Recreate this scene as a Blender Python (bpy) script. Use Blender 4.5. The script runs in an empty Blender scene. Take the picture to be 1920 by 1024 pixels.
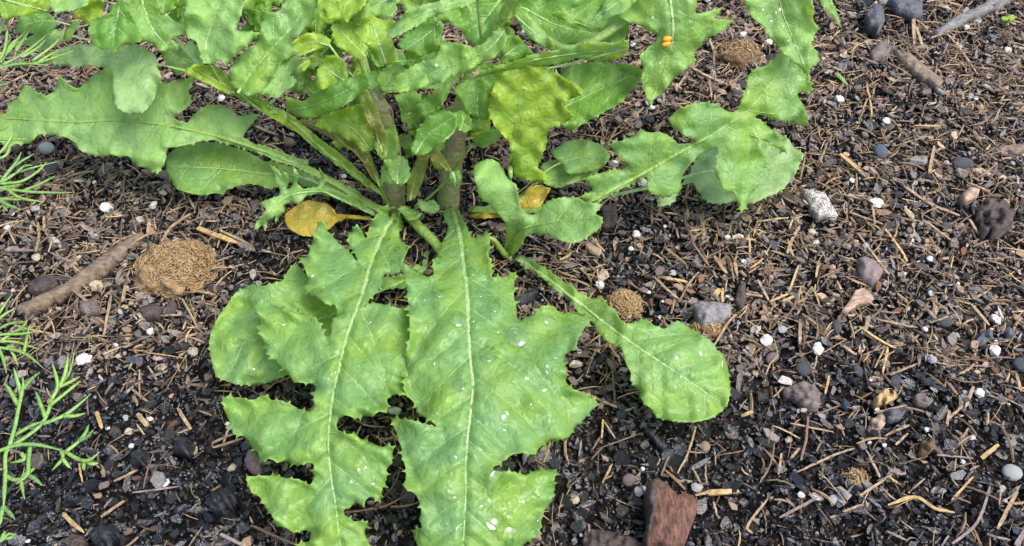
import bpy, math, random
import numpy as np
from mathutils import Vector, Matrix, Euler
from mathutils.geometry import delaunay_2d_cdt

random.seed(7); rng = np.random.default_rng(11)
scene = bpy.context.scene
COL = scene.collection

# ------------------------------------------------------------------ camera
PITCH = math.radians(52.0); HFOV = math.radians(62.0)
CAM = np.array([0.0, -0.2305, 0.295])
cam_data = bpy.data.cameras.new("camera"); cam = bpy.data.objects.new("camera", cam_data)
COL.objects.link(cam); scene.camera = cam
cam.location = CAM; cam.rotation_euler = (math.pi/2 - PITCH, 0, 0)
cam_data.sensor_width = 36; cam_data.angle = HFOV
cam_data.clip_start = 0.005; cam_data.clip_end = 100
# ------------------------------------------------------------------ sky, sun, exposure
SUN_EL, SUN_AZ = math.radians(60), math.radians(112)      # azimuth measured from +Y towards +X
w = bpy.data.worlds.new("World"); scene.world = w; w.use_nodes = True
nt = w.node_tree; bg = nt.nodes["Background"]
sky = nt.nodes.new("ShaderNodeTexSky"); sky.sky_type = 'NISHITA'; sky.sun_disc = False
sky.sun_elevation = SUN_EL; sky.sun_rotation = SUN_AZ
sky.air_density = 1.0; sky.dust_density = 4.0; sky.ozone_density = 1.0
nt.links.new(sky.outputs[0], bg.inputs[0]); bg.inputs[1].default_value = 0.13
sd = bpy.data.lights.new("sun", 'SUN'); sd.energy = 1.5; sd.angle = math.radians(35); sd.color = (1, 0.96, 0.9)
sun = bpy.data.objects.new("sun", sd); COL.objects.link(sun)
sdir = Vector((math.sin(SUN_AZ)*math.cos(SUN_EL), math.cos(SUN_AZ)*math.cos(SUN_EL), math.sin(SUN_EL)))
sun.rotation_euler = sdir.to_track_quat('Z', 'Y').to_euler(); sun.location = (0.5, 0.5, 2)
scene.view_settings.view_transform = 'Standard'; scene.view_settings.look = 'None'
scene.view_settings.exposure = 1.12; scene.view_settings.gamma = 1.0
scene.render.engine = 'CYCLES'
scene.cycles.max_bounces = 8; scene.cycles.transparent_max_bounces = 8

# ------------------------------------------------------------------ pixel -> place
FPX = 960/math.tan(HFOV/2)
FWD = np.array([0, math.cos(PITCH), -math.sin(PITCH)]); UP = np.array([0, math.sin(PITCH), math.cos(PITCH)])
def P(px, py, zmm):
    """photo pixel + height above the soil (mm) -> point; works on arrays"""
    px = np.asarray(px, float); py = np.asarray(py, float); z = np.asarray(zmm, float)*0.001
    dx = (px-960)/FPX; dy = (512-py)/FPX
    d = np.stack([dx, FWD[1]+UP[1]*dy, FWD[2]+UP[2]*dy], -1)
    t = (z-CAM[2])/d[..., 2]
    return CAM + d*t[..., None]
MM_PX = 0.295/math.sin(PITCH)/FPX           # metres per pixel near the picture's middle
def scale_at(py):                            # metres per pixel on the soil at that row
    return np.linalg.norm(P(960, py, 0)-CAM)*math.cos(math.atan((512-py)/FPX))/FPX

# smooth pseudo noise made of sines
def make_noise(seed, n=14, freq=1.0):
    r = np.random.default_rng(seed)
    a = r.uniform(0, 2*math.pi, n); f = freq*r.uniform(0.5, 1.7, n); ph = r.uniform(0, 6.28, n)
    kx, ky = f*np.cos(a), f*np.sin(a)
    def fn(x, y):
        x = np.asarray(x, float); y = np.asarray(y, float); s = np.zeros(np.broadcast(x, y).shape)
        for i in range(n): s = s+np.sin(kx[i]*x+ky[i]*y+ph[i])
        return s/math.sqrt(n/2)
    return fn
g1 = make_noise(1, 14, 2*math.pi/0.16); g2 = make_noise(2, 18, 2*math.pi/0.035); g3 = make_noise(3, 20, 2*math.pi/0.011)
def ground_z(x, y):
    return 0.0022*g1(x, y)+0.0011*g2(x, y)+0.0005*g3(x, y)-0.001

# ------------------------------------------------------------------ material helpers
def mat(name):
    m = bpy.data.materials.new(name); m.use_nodes = True
    nt = m.node_tree; b = nt.nodes["Principled BSDF"]; return m, nt, b
def nnode(nt, kind, **kw):
    n = nt.nodes.new(kind)
    for k, v in kw.items(): setattr(n, k, v)
    return n
def noise_tex(nt, scale, detail=4, rough=0.55, coord=None):
    n = nnode(nt, "ShaderNodeTexNoise"); n.inputs["Scale"].default_value = scale
    n.inputs["Detail"].default_value = detail; n.inputs["Roughness"].default_value = rough
    if coord is not None: nt.links.new(coord, n.inputs["Vector"])
    return n
def ramp(nt, src, stops):
    r = nnode(nt, "ShaderNodeValToRGB"); e = r.color_ramp.elements
    while len(e) < len(stops): e.new(0.5)
    for i, (p, c) in enumerate(stops):
        e[i].position = p; e[i].color = (c[0], c[1], c[2], 1) if not isinstance(c, float) else (c, c, c, 1)
    nt.links.new(src, r.inputs[0]); return r
def mixc(nt, fac, a, b, mode='MIX'):
    m = nnode(nt, "ShaderNodeMix", data_type='RGBA', blend_type=mode)
    if isinstance(fac, (int, float)): m.inputs[0].default_value = fac
    else: nt.links.new(fac, m.inputs[0])
    for i, v in ((6, a), (7, b)):
        if isinstance(v, tuple): m.inputs[i].default_value = (*v, 1)
        else: nt.links.new(v, m.inputs[i])
    return m.outputs[2]
def bump(nt, src, strength, dist, prev=None):
    b = nnode(nt, "ShaderNodeBump"); b.inputs["Strength"].default_value = strength; b.inputs["Distance"].default_value = dist
    nt.links.new(src, b.inputs["Height"])
    if prev is not None: nt.links.new(prev, b.inputs["Normal"])
    return b.outputs[0]

def leaf_material(name, c1, c2, trans, rough=0.42, tw=0.46, mott=0.5):
    m, nt, b = mat(name)
    co = nnode(nt, "ShaderNodeTexCoord").outputs["Object"]
    n1 = noise_tex(nt, 55, 3, 0.5, co); n2 = noise_tex(nt, 420, 3, 0.6, co)
    r1 = ramp(nt, n1.outputs[0], [(0.36, 0.0), (0.66, 1.0)])
    col = mixc(nt, r1.outputs[0], c1, c2)
    r2 = ramp(nt, n2.outputs[0], [(0.3, (0.72, 0.78, 0.66)), (0.7, (1.15, 1.1, 1.1))])
    col = mixc(nt, mott, col, r2.outputs[0], 'MULTIPLY')
    # pale network of fine veins
    vo = nnode(nt, "ShaderNodeTexVoronoi", feature='DISTANCE_TO_EDGE'); vo.inputs["Scale"].default_value = 270
    wob = nnode(nt, "ShaderNodeVectorMath", operation='ADD')
    nw = noise_tex(nt, 300, 2, 0.5, co); sc = nnode(nt, "ShaderNodeVectorMath", operation='SCALE'); sc.inputs[3].default_value = 0.0035
    nt.links.new(nw.outputs[1], sc.inputs[0]); nt.links.new(co, wob.inputs[0]); nt.links.new(sc.outputs[0], wob.inputs[1])
    nt.links.new(wob.outputs[0], vo.inputs["Vector"])
    rv = ramp(nt, vo.outputs[0], [(0.0, 1.0), (0.07, 0.0)])
    f = nnode(nt, "ShaderNodeMath", operation='MULTIPLY'); nt.links.new(rv.outputs[0], f.inputs[0]); f.inputs[1].default_value = 0.3
    pale = tuple(min(1, v*1.25+0.06) for v in c1)
    col = mixc(nt, f.outputs[0], col, pale)
    nt.links.new(col, b.inputs["Base Color"])
    nr = noise_tex(nt, 120, 3, 0.6, co)
    rr = ramp(nt, nr.outputs[0], [(0.35, rough-0.12), (0.65, rough+0.14)]); nt.links.new(rr.outputs[0], b.inputs["Roughness"])
    b.inputs["Specular IOR Level"].default_value = 0.6
    rb = ramp(nt, vo.outputs[0], [(0.0, 0.0), (0.25, 1.0)])
    n = bump(nt, rb.outputs[0], 0.35, 0.0006)
    n = bump(nt, n2.outputs[0], 0.35, 0.0006, n)
    npk = noise_tex(nt, 150, 2, 0.5, co); n = bump(nt, npk.outputs[0], 0.4, 0.004, n)
    nt.links.new(n, b.inputs["Normal"])
    tr = nnode(nt, "ShaderNodeBsdfTranslucent"); tr.inputs[0].default_value = (*trans, 1); nt.links.new(n, tr.inputs[1])
    ms = nnode(nt, "ShaderNodeMixShader"); ms.inputs[0].default_value = tw
    nt.links.new(b.outputs[0], ms.inputs[1]); nt.links.new(tr.outputs[0], ms.inputs[2])
    nt.links.new(ms.outputs[0], nt.nodes["Material Output"].inputs[0])
    return m
T = (0.80, 0.97, 0.28)
M = {
 'green':  leaf_material("leaf_green", (0.175, 0.355, 0.145), (0.25, 0.42, 0.085), T),
 'fresh':  leaf_material("leaf_fresh", (0.21, 0.40, 0.15), (0.265, 0.44, 0.09), T),
 'dark':   leaf_material("leaf_deep_green", (0.125, 0.30, 0.07), (0.17, 0.35, 0.055), T),
 'pale':   leaf_material("leaf_pale", (0.27, 0.46, 0.19), (0.285, 0.49, 0.145), T, rough=0.55, mott=0.35),
 'silver': leaf_material("leaf_silvery", (0.33, 0.48, 0.27), (0.28, 0.45, 0.19), T, rough=0.5),
 'lime':   leaf_material("leaf_lime", (0.26, 0.44, 0.07), (0.32, 0.47, 0.055), (0.75, 0.88, 0.08), tw=0.45),
 'olive':  leaf_material("leaf_olive", (0.26, 0.33, 0.07), (0.30, 0.26, 0.09), (0.7, 0.75, 0.15)),
 'yellow': leaf_material("leaf_yellow", (0.60, 0.50, 0.08), (0.54, 0.47, 0.09), (0.85, 0.7, 0.12), mott=0.25),
 'rib':    leaf_material("leaf_rib", (0.36, 0.50, 0.22), (0.27, 0.45, 0.12), (0.7, 0.85, 0.3), tw=0.15, mott=0.2),
 'vein':   leaf_material("leaf_vein", (0.32, 0.50, 0.17), (0.28, 0.48, 0.12), (0.7, 0.85, 0.3), tw=0.2, mott=0.2),
 'stalk':  leaf_material("stalk_green", (0.24, 0.40, 0.085), (0.30, 0.43, 0.10), T, tw=0.2, mott=0.3),
 'stem':   leaf_material("stem_purplish", (0.32, 0.40, 0.17), (0.29, 0.225, 0.15), T, tw=0.1, mott=0.3),
 'dill':   leaf_material("dill_green", (0.19, 0.38, 0.11), (0.25, 0.43, 0.085), (0.45, 0.75, 0.15), tw=0.2, mott=0.3),
}
def litter_material(name, rough=(0.35, 0.75), bscale=900, bstr=0.5, streak=False, spec=0.5):
    """colour comes from each piece's own 'tint' attribute, grain on top"""
    m, nt, b = mat(name)
    at = nnode(nt, "ShaderNodeAttribute", attribute_name="tint")
    co = nnode(nt, "ShaderNodeTexCoord").outputs["Object"]
    n = noise_tex(nt, bscale, 4, 0.65, co)
    r = ramp(nt, n.outputs[0], [(0.3, (0.5, 0.5, 0.52)), (0.7, (1.35, 1.3, 1.25))])
    nt.links.new(mixc(nt, 0.8, at.outputs[0], r.outputs[0], 'MULTIPLY'), b.inputs["Base Color"])
    n2 = noise_tex(nt, 160, 3, 0.6, co)
    rr = ramp(nt, n2.outputs[0], [(0.35, rough[0]), (0.65, rough[1])]); nt.links.new(rr.outputs[0], b.inputs["Roughness"])
    b.inputs["Specular IOR Level"].default_value = spec
    nt.links.new(bump(nt, n.outputs[0], bstr, 0.0008), b.inputs["Normal"])
    return m
M['litter'] = litter_material("mulch_litter", spec=0.3)
M['wet'] = litter_material("wet_black_crumb", (0.12, 0.42), 700, 0.7, spec=0.8)
def chunk_material(name, c1, c2, scale=(1, 1, 1), nscale=300, rough=0.75, bstr=0.7, speck=None, rot=0.0):
    m, nt, b = mat(name)
    tc = nnode(nt, "ShaderNodeTexCoord"); mp = nnode(nt, "ShaderNodeMapping")
    mp.inputs["Scale"].default_value = scale; mp.inputs["Rotation"].default_value = (0, 0, rot)
    nt.links.new(tc.outputs["Object"], mp.inputs[0])
    n = noise_tex(nt, nscale, 6, 0.65, mp.outputs[0])
    r = ramp(nt, n.outputs[0], [(0.3, c1), (0.68, c2)]); col = r.outputs[0]
    if speck:
        n3 = noise_tex(nt, 1500, 2, 0.5, tc.outputs["Object"]); r3 = ramp(nt, n3.outputs[0], [(0.42, 1.0), (0.5, 0.0)])
        col = mixc(nt, r3.outputs[0], col, speck)
    nt.links.new(col, b.inputs["Base Color"]); b.inputs["Roughness"].default_value = rough
    nt.links.new(bump(nt, n.outputs[0], bstr, 0.0015), b.inputs["Normal"])
    return m
M['perlite'] = chunk_material("perlite_white", (0.80, 0.80, 0.77), (0.92, 0.92, 0.90), nscale=700, rough=0.6)
M['cream'] = chunk_material("perlite_cream", (0.50, 0.43, 0.28), (0.72, 0.66, 0.50), nscale=500, rough=0.6)
M['greyperl'] = chunk_material("pebble_pale_grey", (0.34, 0.36, 0.36), (0.58, 0.60, 0.60), nscale=600, rough=0.5)
M['slate'] = chunk_material("pebble_slate", (0.045, 0.05, 0.06), (0.11, 0.12, 0.135), nscale=500, rough=0.5)
M['blue'] = chunk_material("pebble_blue_grey", (0.07, 0.095, 0.125), (0.13, 0.165, 0.20), nscale=500, rough=0.5)
M['tanstone'] = chunk_material("pebble_tan", (0.26, 0.19, 0.12), (0.42, 0.33, 0.23), nscale=500, rough=0.6)
M['pinkstone'] = chunk_material("stone_mauve", (0.15, 0.115, 0.115), (0.25, 0.20, 0.195), nscale=500, rough=0.65)
M['greystone'] = chunk_material("stone_grey", (0.12, 0.115, 0.12), (0.27, 0.265, 0.27), (1, 2.5, 1), 350, 0.7)
M['speckstone'] = chunk_material("stone_speckled", (0.42, 0.40, 0.37), (0.56, 0.54, 0.50), nscale=400, rough=0.7, speck=(0.06, 0.055, 0.05))
M['redwood'] = chunk_material("wood_reddish", (0.035, 0.018, 0.014), (0.235, 0.115, 0.08), (2.4, 0.6, 1), 420, 0.75, 1.0, rot=0.25)
M['tanbark'] = chunk_material("bark_tan", (0.25, 0.17, 0.12), (0.46, 0.34, 0.26), (0.5, 2.2, 1), 300, 0.75, rot=0.4)
M['bark'] = chunk_material("bark_grey_mauve", (0.075, 0.058, 0.055), (0.23, 0.185, 0.17), (0.5, 2.4, 1), 320, 0.75, 0.9, rot=-0.4)
M['darkbark'] = chunk_material("bark_dark", (0.03, 0.023, 0.021), (0.10, 0.075, 0.068), (0.4, 2.4, 1), 320, 0.6, 0.9, rot=-0.2)
M['stick'] = chunk_material("stick_brown", (0.10, 0.072, 0.05), (0.27, 0.205, 0.15), (0.6, 2.0, 1), 320, 0.75, 0.8, rot=0.6)
M['greystick'] = chunk_material("stick_grey", (0.10, 0.10, 0.105), (0.27, 0.265, 0.265), (0.6, 2.0, 1), 320, 0.7, 0.8, rot=0.5)
M['charcoal'] = chunk_material("charcoal", (0.010, 0.011, 0.014), (0.045, 0.05, 0.06), nscale=380, rough=0.32, bstr=1.0)
M['coir'] = chunk_material("coir_tan", (0.18, 0.11, 0.05), (0.42, 0.29, 0.15), nscale=650, rough=0.9, bstr=1.0)
M['coirdark'] = chunk_material("coir_brown", (0.08, 0.045, 0.025), (0.24, 0.145, 0.08), nscale=650, rough=0.9, bstr=1.0)
M['fibre'] = chunk_material("coir_fibre", (0.26, 0.17, 0.075), (0.50, 0.36, 0.19), nscale=300, rough=0.7)
M['straw'] = chunk_material("straw_tan", (0.17, 0.11, 0.06), (0.44, 0.33, 0.20), (1, 1, 1), 450, 0.55)
M['gold'] = chunk_material("straw_golden", (0.27, 0.165, 0.055), (0.56, 0.41, 0.19), (1, 1, 1), 450, 0.5)
M['brown'] = chunk_material("twig_brown", (0.10, 0.06, 0.04), (0.24, 0.155, 0.105), (1, 1, 1), 350, 0.6)
M['mauve'] = chunk_material("twig_mauve", (0.13, 0.10, 0.095), (0.28, 0.225, 0.205), (1, 1, 1), 350, 0.65)
M['orange'] = chunk_material("pupa_orange", (0.75, 0.27, 0.01), (0.85, 0.40, 0.02), nscale=400, rough=0.4, bstr=0.2)
def water():
    m, nt, b = mat("water_clear"); nt.nodes.remove(b)
    tr = nnode(nt, "ShaderNodeBsdfTransparent")
    gl = nnode(nt, "ShaderNodeBsdfGlossy"); gl.inputs["Roughness"].default_value = 0.02
    lw = nnode(nt, "ShaderNodeLayerWeight"); lw.inputs[0].default_value = 0.5
    rc = ramp(nt, lw.outputs["Facing"], [(0.0, (1.0, 1.0, 1.0)), (0.45, (0.93, 1.0, 0.86)), (0.8, (0.62, 0.80, 0.46))]); nt.links.new(rc.outputs[0], tr.inputs[0])  # darker green rim painted in to imitate refraction at the droplet's edge
    pw = nnode(nt, "ShaderNodeMath", operation='POWER'); nt.links.new(lw.outputs["Facing"], pw.inputs[0]); pw.inputs[1].default_value = 3.0
    fr = nnode(nt, "ShaderNodeMath", operation='MULTIPLY_ADD'); nt.links.new(pw.outputs[0], fr.inputs[0]); fr.inputs[1].default_value = 0.5; fr.inputs[2].default_value = 0.09
    ms = nnode(nt, "ShaderNodeMixShader"); nt.links.new(fr.outputs[0], ms.inputs[0]); nt.links.new(tr.outputs[0], ms.inputs[1]); nt.links.new(gl.outputs[0], ms.inputs[2])
    nt.links.new(ms.outputs[0], nt.nodes["Material Output"].inputs[0]); return m
M['water'] = water()
def soil_material():
    m, nt, b = mat("soil_dark")
    co = nnode(nt, "ShaderNodeTexCoord").outputs["Object"]
    n = noise_tex(nt, 420, 8, 0.7, co); n2 = noise_tex(nt, 30, 4, 0.6, co)
    r = ramp(nt, n.outputs[0], [(0.3, (0.004, 0.004, 0.004)), (0.58, (0.012, 0.0105, 0.010)), (0.8, (0.06, 0.048, 0.038))])
    r2 = ramp(nt, n2.outputs[0], [(0.35, (0.55, 0.58, 0.65)), (0.65, (1.2, 1.1, 1.0))])
    vc = nnode(nt, "ShaderNodeTexVoronoi"); vc.inputs["Scale"].default_value = 620; nt.links.new(co, vc.inputs["Vector"])
    sc_ = nnode(nt, "ShaderNodeSeparateColor"); nt.links.new(vc.outputs["Color"], sc_.inputs[0])
    r = ramp(nt, sc_.outputs[0], [(0.0, (0.004, 0.004, 0.0045)), (0.5, (0.013, 0.012, 0.012)), (0.8, (0.038, 0.034, 0.032)), (1.0, (0.10, 0.08, 0.065))])
    near_col = mixc(nt, 1.0, r.outputs[0], r2.outputs[0], 'MULTIPLY')  # near-black cells also carry the painted-in shade of gaps between flakes
    # past the strewn pieces the mulch is too far off to pick apart: flake-coloured cells
    vo = nnode(nt, "ShaderNodeTexVoronoi"); vo.inputs["Scale"].default_value = 260; nt.links.new(co, vo.inputs["Vector"])
    sx = nnode(nt, "ShaderNodeSeparateColor"); nt.links.new(vo.outputs["Color"], sx.inputs[0])
    far = ramp(nt, sx.outputs[0], [(0.0, (0.012, 0.011, 0.011)), (0.45, (0.07, 0.056, 0.048)), (0.8, (0.15, 0.12, 0.10)), (1.0, (0.30, 0.23, 0.15))])
    ln = nnode(nt, "ShaderNodeVectorMath", operation='DISTANCE'); ln.inputs[1].default_value = (0, 0.12, 0); nt.links.new(co, ln.inputs[0])
    mk = ramp(nt, ln.outputs["Value"], [(0.40, 0.0), (0.50, 1.0)])
    nt.links.new(mixc(nt, mk.outputs[0], near_col, far.outputs[0]), b.inputs["Base Color"])
    b.inputs["Roughness"].default_value = 0.9; b.inputs["Specular IOR Level"].default_value = 0.12
    nv_ = bump(nt, vc.outputs["Distance"], 1.0, -0.003); nt.links.new(bump(nt, n.outputs[0], 0.6, 0.003, nv_), b.inputs["Normal"])
    return m
M['soil'] = soil_material()

# ------------------------------------------------------------------ object helpers
def mesh_obj(name, verts, faces, m, parent=None, smooth=True):
    me = bpy.data.meshes.new(name); me.from_pydata([tuple(v) for v in verts], [], [tuple(f) for f in faces])
    if smooth: me.polygons.foreach_set("use_smooth", [True]*len(me.polygons))
    me.materials.append(m if not isinstance(m, str) else M[m]); me.update()
    o = bpy.data.objects.new(name, me); COL.objects.link(o)
    if parent is not None:
        o.parent = parent; o.matrix_parent_inverse = parent.matrix_world.inverted() if False else Matrix.Translation(-parent.location)
    return o
def tag(o, label=None, cat=None, group=None, kind=None):
    if label: o["label"] = label
    if cat: o["category"] = cat
    if group: o["group"] = group
    if kind: o["kind"] = kind
    return o
def empty(name, loc, label, cat, group=None):
    o = bpy.data.objects.new(name, None); o.location = loc; o.empty_display_size = 0.01; COL.objects.link(o)
    return tag(o, label, cat, group)
def catmull(pts, n=6):
    p = np.asarray(pts, float)
    if len(p) < 3:
        return np.linspace(0, 1, n*2)[:, None]*(p[-1]-p[0])+p[0]
    q = np.vstack([2*p[0]-p[1], p, 2*p[-1]-p[-2]]); out = []
    for i in range(1, len(q)-2):
        for t in np.linspace(0, 1, n, endpoint=False):
            a, b, c, d = q[i-1:i+3]
            out.append(0.5*((2*b)+(-a+c)*t+(2*a-5*b+4*c-d)*t*t+(-a+3*b-3*c+d)*t**3))
    out.append(p[-1]); return np.array(out)
def tube_geo(pts, radii, sides=6, flat=1.0, seed=None, up=(0, 0, 1)):
    """tapered tube along pts; flat squeezes it vertically"""
    pts = np.asarray(pts, float); n = len(pts); radii = np.broadcast_to(np.asarray(radii, float), (n,))
    V = []; F = []; up = np.array(up, float)
    tang = np.gradient(pts, axis=0)
    for i in range(n):
        t = tang[i]/(np.linalg.norm(tang[i])+1e-12); s = np.cross(t, up)
        if np.linalg.norm(s) < 1e-3: s = np.cross(t, [1, 0, 0])
        s /= np.linalg.norm(s); u = np.cross(s, t)
        for k in range(sides):
            a = 2*math.pi*(k+0.5)/sides
            V.append(pts[i]+radii[i]*(math.cos(a)*s+flat*math.sin(a)*u))
    for i in range(n-1):
        for k in range(sides):
            k2 = (k+1) % sides
            F.append((i*sides+k, i*sides+k2, (i+1)*sides+k2, (i+1)*sides+k))
    F.append(tuple(range(sides))[::-1]); F.append(tuple((n-1)*sides+k for k in range(sides)))
    return V, F
def join_geo(parts):
    V, F = [], []
    for v, f in parts:
        o = len(V); V += list(v); F += [tuple(i+o for i in ff) for ff in f]
    return V, F

def in_poly(px, py, poly):
    x, y = np.asarray(px, float), np.asarray(py, float); c = np.zeros(x.shape, bool); n = len(poly)
    for i in range(n):
        x1, y1 = poly[i]; x2, y2 = poly[i-1]
        if y1 == y2: continue
        m = ((y1 > y) != (y2 > y)) & (x < (x2-x1)*(y-y1)/(y2-y1)+x1); c ^= m
    return c
def dist_poly(px, py, pl, closed=False):
    x, y = np.asarray(px, float), np.asarray(py, float); d = np.full(x.shape, 1e9); pl = list(pl)
    if closed: pl = pl+[pl[0]]
    for (x1, y1), (x2, y2) in zip(pl[:-1], pl[1:]):
        vx, vy = x2-x1, y2-y1; L = vx*vx+vy*vy+1e-9
        t = np.clip(((x-x1)*vx+(y-y1)*vy)/L, 0, 1)
        d = np.minimum(d, np.hypot(x-x1-t*vx, y-y1-t*vy))
    return d
def tps(ctrl):
    c = np.array(ctrl, float); n = len(c); X = c[:, :2]/100.0
    def U(r): return np.where(r > 1e-9, r*r*np.log(r+1e-12), 0)
    K = U(np.linalg.norm(X[:, None]-X[None], axis=-1))+0.02*np.eye(n)
    Pm = np.hstack([np.ones((n, 1)), X]); A = np.zeros((n+3, n+3)); A[:n, :n] = K; A[:n, n:] = Pm; A[n:, :n] = Pm.T
    s = np.linalg.lstsq(A, np.concatenate([c[:, 2], [0, 0, 0]]), rcond=None)[0]
    lo, hi = c[:, 2].min()-5, c[:, 2].max()+5
    def f(px, py):
        q = np.stack([np.asarray(px, float), np.asarray(py, float)], -1)/100.0
        r = np.linalg.norm(q[..., None, :]-X, axis=-1)
        return np.clip((U(r)*s[:n]).sum(-1)+s[n]+q[..., 0]*s[n+1]+q[..., 1]*s[n+2], lo, hi)
    return f
def toothed(outline, sp, amp, seed):
    r = random.Random(seed); o = [np.array(p, float) for p in outline]; n = len(o)
    A = sum(o[i-1][0]*o[i][1]-o[i][0]*o[i-1][1] for i in range(n)); sg = 1 if A > 0 else -1
    out = []
    for i in range(n):
        a, b = o[i], o[(i+1) % n]; d = b-a; L = np.hypot(*d); out.append(a)
        nrm = np.array([d[1], -d[0]])/(L+1e-9)*sg; k = int(round(L/sp))
        if k < 1: continue
        for j in range(k):
            v = a+d*((j+0.45+r.uniform(-.1, .1))/k)-nrm*r.uniform(0.2, 1.0)*amp*0.4; out.append(v)
            if j < k-1:
                t = (j+1+r.uniform(-.12, .12))/k; h = amp*r.uniform(0.7, 1.7)
                out.append(a+d*(t-0.06)+nrm*h*0.2); out.append(a+d*(t+0.03)+nrm*h)
                out.append(a+d*(t+0.10)+nrm*h*0.1)
    return [tuple(p) for p in out]

LEAF = {}; LEAF_POLYS = []
def plane_ctrl(outline, zc, k, tx):
    o = np.array(outline); cx, cy = o.mean(0)
    return lambda x, y: zc-k*0.26*(np.asarray(y, float)-cy)+tx*(np.asarray(x, float)-cx)
def leaf(key, outline, z, midrib, material, parent, step=7, tooth=3.0, tsp=13, ripple=1.6, quilt=0.9, ribw=(7, 2), vein_sp=38,
         label=None, rib_mat='rib', cup=0.0, root=None, rib_flat=0.22, curl=1.3):
    seed = sum(ord(c) for c in key)*7+len(outline)
    zf0 = plane_ctrl(outline, *z) if isinstance(z, tuple) else tps(z)
    poly = toothed(outline, tsp, tooth, seed) if tooth else [tuple(map(float, p)) for p in outline]
    mid = catmull(midrib, 6) if midrib else None
    o = np.array(outline, float); lo, hi = o.min(0), o.max(0)
    # side veins: out of the midrib, leaning towards the tip, as far as the blade goes
    veins = []
    r = random.Random(seed)
    if mid is not None and vein_sp:
        seg = np.r_[0, np.cumsum(np.hypot(*np.diff(mid, axis=0).T))]; s = vein_sp*0.5; side = 1
        while s < seg[-1]-6:
            p = np.array([np.interp(s, seg, mid[:, 0]), np.interp(s, seg, mid[:, 1])])
            q = np.array([np.interp(min(s+4, seg[-1]), seg, mid[:, 0]), np.interp(min(s+4, seg[-1]), seg, mid[:, 1])])
            d = q-p; d = d/(np.hypot(*d)+1e-9); a = math.radians(r.uniform(46, 64))*side
            pts = [p]
            for k in range(40):
                a2 = a*(1-0.012*k); dd = np.array([d[0]*math.cos(a2)-d[1]*math.sin(a2), d[0]*math.sin(a2)+d[1]*math.cos(a2)])
                nx = pts[-1]+dd*6
                if not in_poly(nx[0], nx[1], outline): break
                pts.append(nx)
            if len(pts) > 3: veins.append(np.array(pts[:-1]))
            s += vein_sp*r.uniform(0.35, 0.65); side = -side
    nz = make_noise(seed, 12, 2*math.pi/105.0); nz2 = make_noise(seed+5, 12, 2*math.pi/40.0); nz3 = make_noise(seed+8, 12, 2*math.pi/48.0)
    def zf(x, y):
        x = np.asarray(x, float); y = np.asarray(y, float); zz = zf0(x, y)
        if mid is not None:
            dm = dist_poly(x, y, mid[::3].tolist()+[mid[-1].tolist()]); wgt = np.clip(dm/70, 0, 1)
            zz = zz+cup*(dm/60)**1.3-quilt*0.9*np.exp(-(dm/8)**2)
        else: wgt = 1.0
        zz = zz+ripple*nz(x, y)*wgt+ripple*0.16*nz2(x, y)*np.clip(wgt*2, 0, 1)
        if curl:
            de = dist_poly(x, y, outline, True); zz = zz+curl*np.exp(-de/13)*nz3(x, y)
        if veins and quilt:
            dv = np.full(x.shape, 1e9)
            for v in veins: dv = np.minimum(dv, dist_poly(x, y, v[::3].tolist()+[v[-1].tolist()]))
            zz = zz+quilt*0.95*(1-np.exp(-(dv/11)**2))
        return zz
    gx, gy = np.meshgrid(np.arange(lo[0], hi[0]+step, step), np.arange(lo[1], hi[1]+step*0.87, step*0.87))
    gx = gx+(np.arange(gx.shape[0]) % 2)[:, None]*step*0.5; gx = gx.ravel(); gy = gy.ravel()
    ok = in_poly(gx, gy, poly); gx, gy = gx[ok], gy[ok]
    ok = dist_poly(gx, gy, poly, True) > step*0.4; gx, gy = gx[ok], gy[ok]
    n = len(poly)
    vs = [Vector(p) for p in poly]+[Vector((a, b)) for a, b in zip(gx, gy)]
    edges = [(i, (i+1) % n) for i in range(n)]
    v2, e2, f2, *_ = delaunay_2d_cdt(vs, edges, [], 0, 0.01)
    v2 = np.array([tuple(v) for v in v2]); f2 = [f for f in f2 if len(f) == 3]
    fc = np.array([v2[list(f)].mean(0) for f in f2]); keep = in_poly(fc[:, 0], fc[:, 1], poly)
    F = np.array([f for f, k in zip(f2, keep) if k])
    V = P(v2[:, 0], v2[:, 1], zf(v2[:, 0], v2[:, 1]))
    # every face turned towards the sky side (towards where it is seen from)
    nf = np.cross(V[F[:, 1]]-V[F[:, 0]], V[F[:, 2]]-V[F[:, 0]]); flip = ((CAM-V[F[:, 0]])*nf).sum(1) < 0
    F[flip] = F[flip][:, ::-1]; nf[flip] *= -1
    vn = np.zeros_like(V)
    for k in range(3): np.add.at(vn, F[:, k], nf)
    vn /= np.linalg.norm(vn, axis=1)[:, None]+1e-12
    nv = len(V); V2 = np.vstack([V, V-vn*0.00035])
    cnt = {}
    for f in F:
        for a, b in ((f[0], f[1]), (f[1], f[2]), (f[2], f[0])): cnt[(a, b)] = 1
    rim = [(b, a, a+nv, b+nv) for (a, b) in cnt if (b, a) not in cnt]
    faces = [tuple(f) for f in F]+[tuple(f[::-1]+nv) for f in F]+rim
    ob = mesh_obj("leaf", V2, faces, material, parent)
    if label: ob["label"] = label
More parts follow.
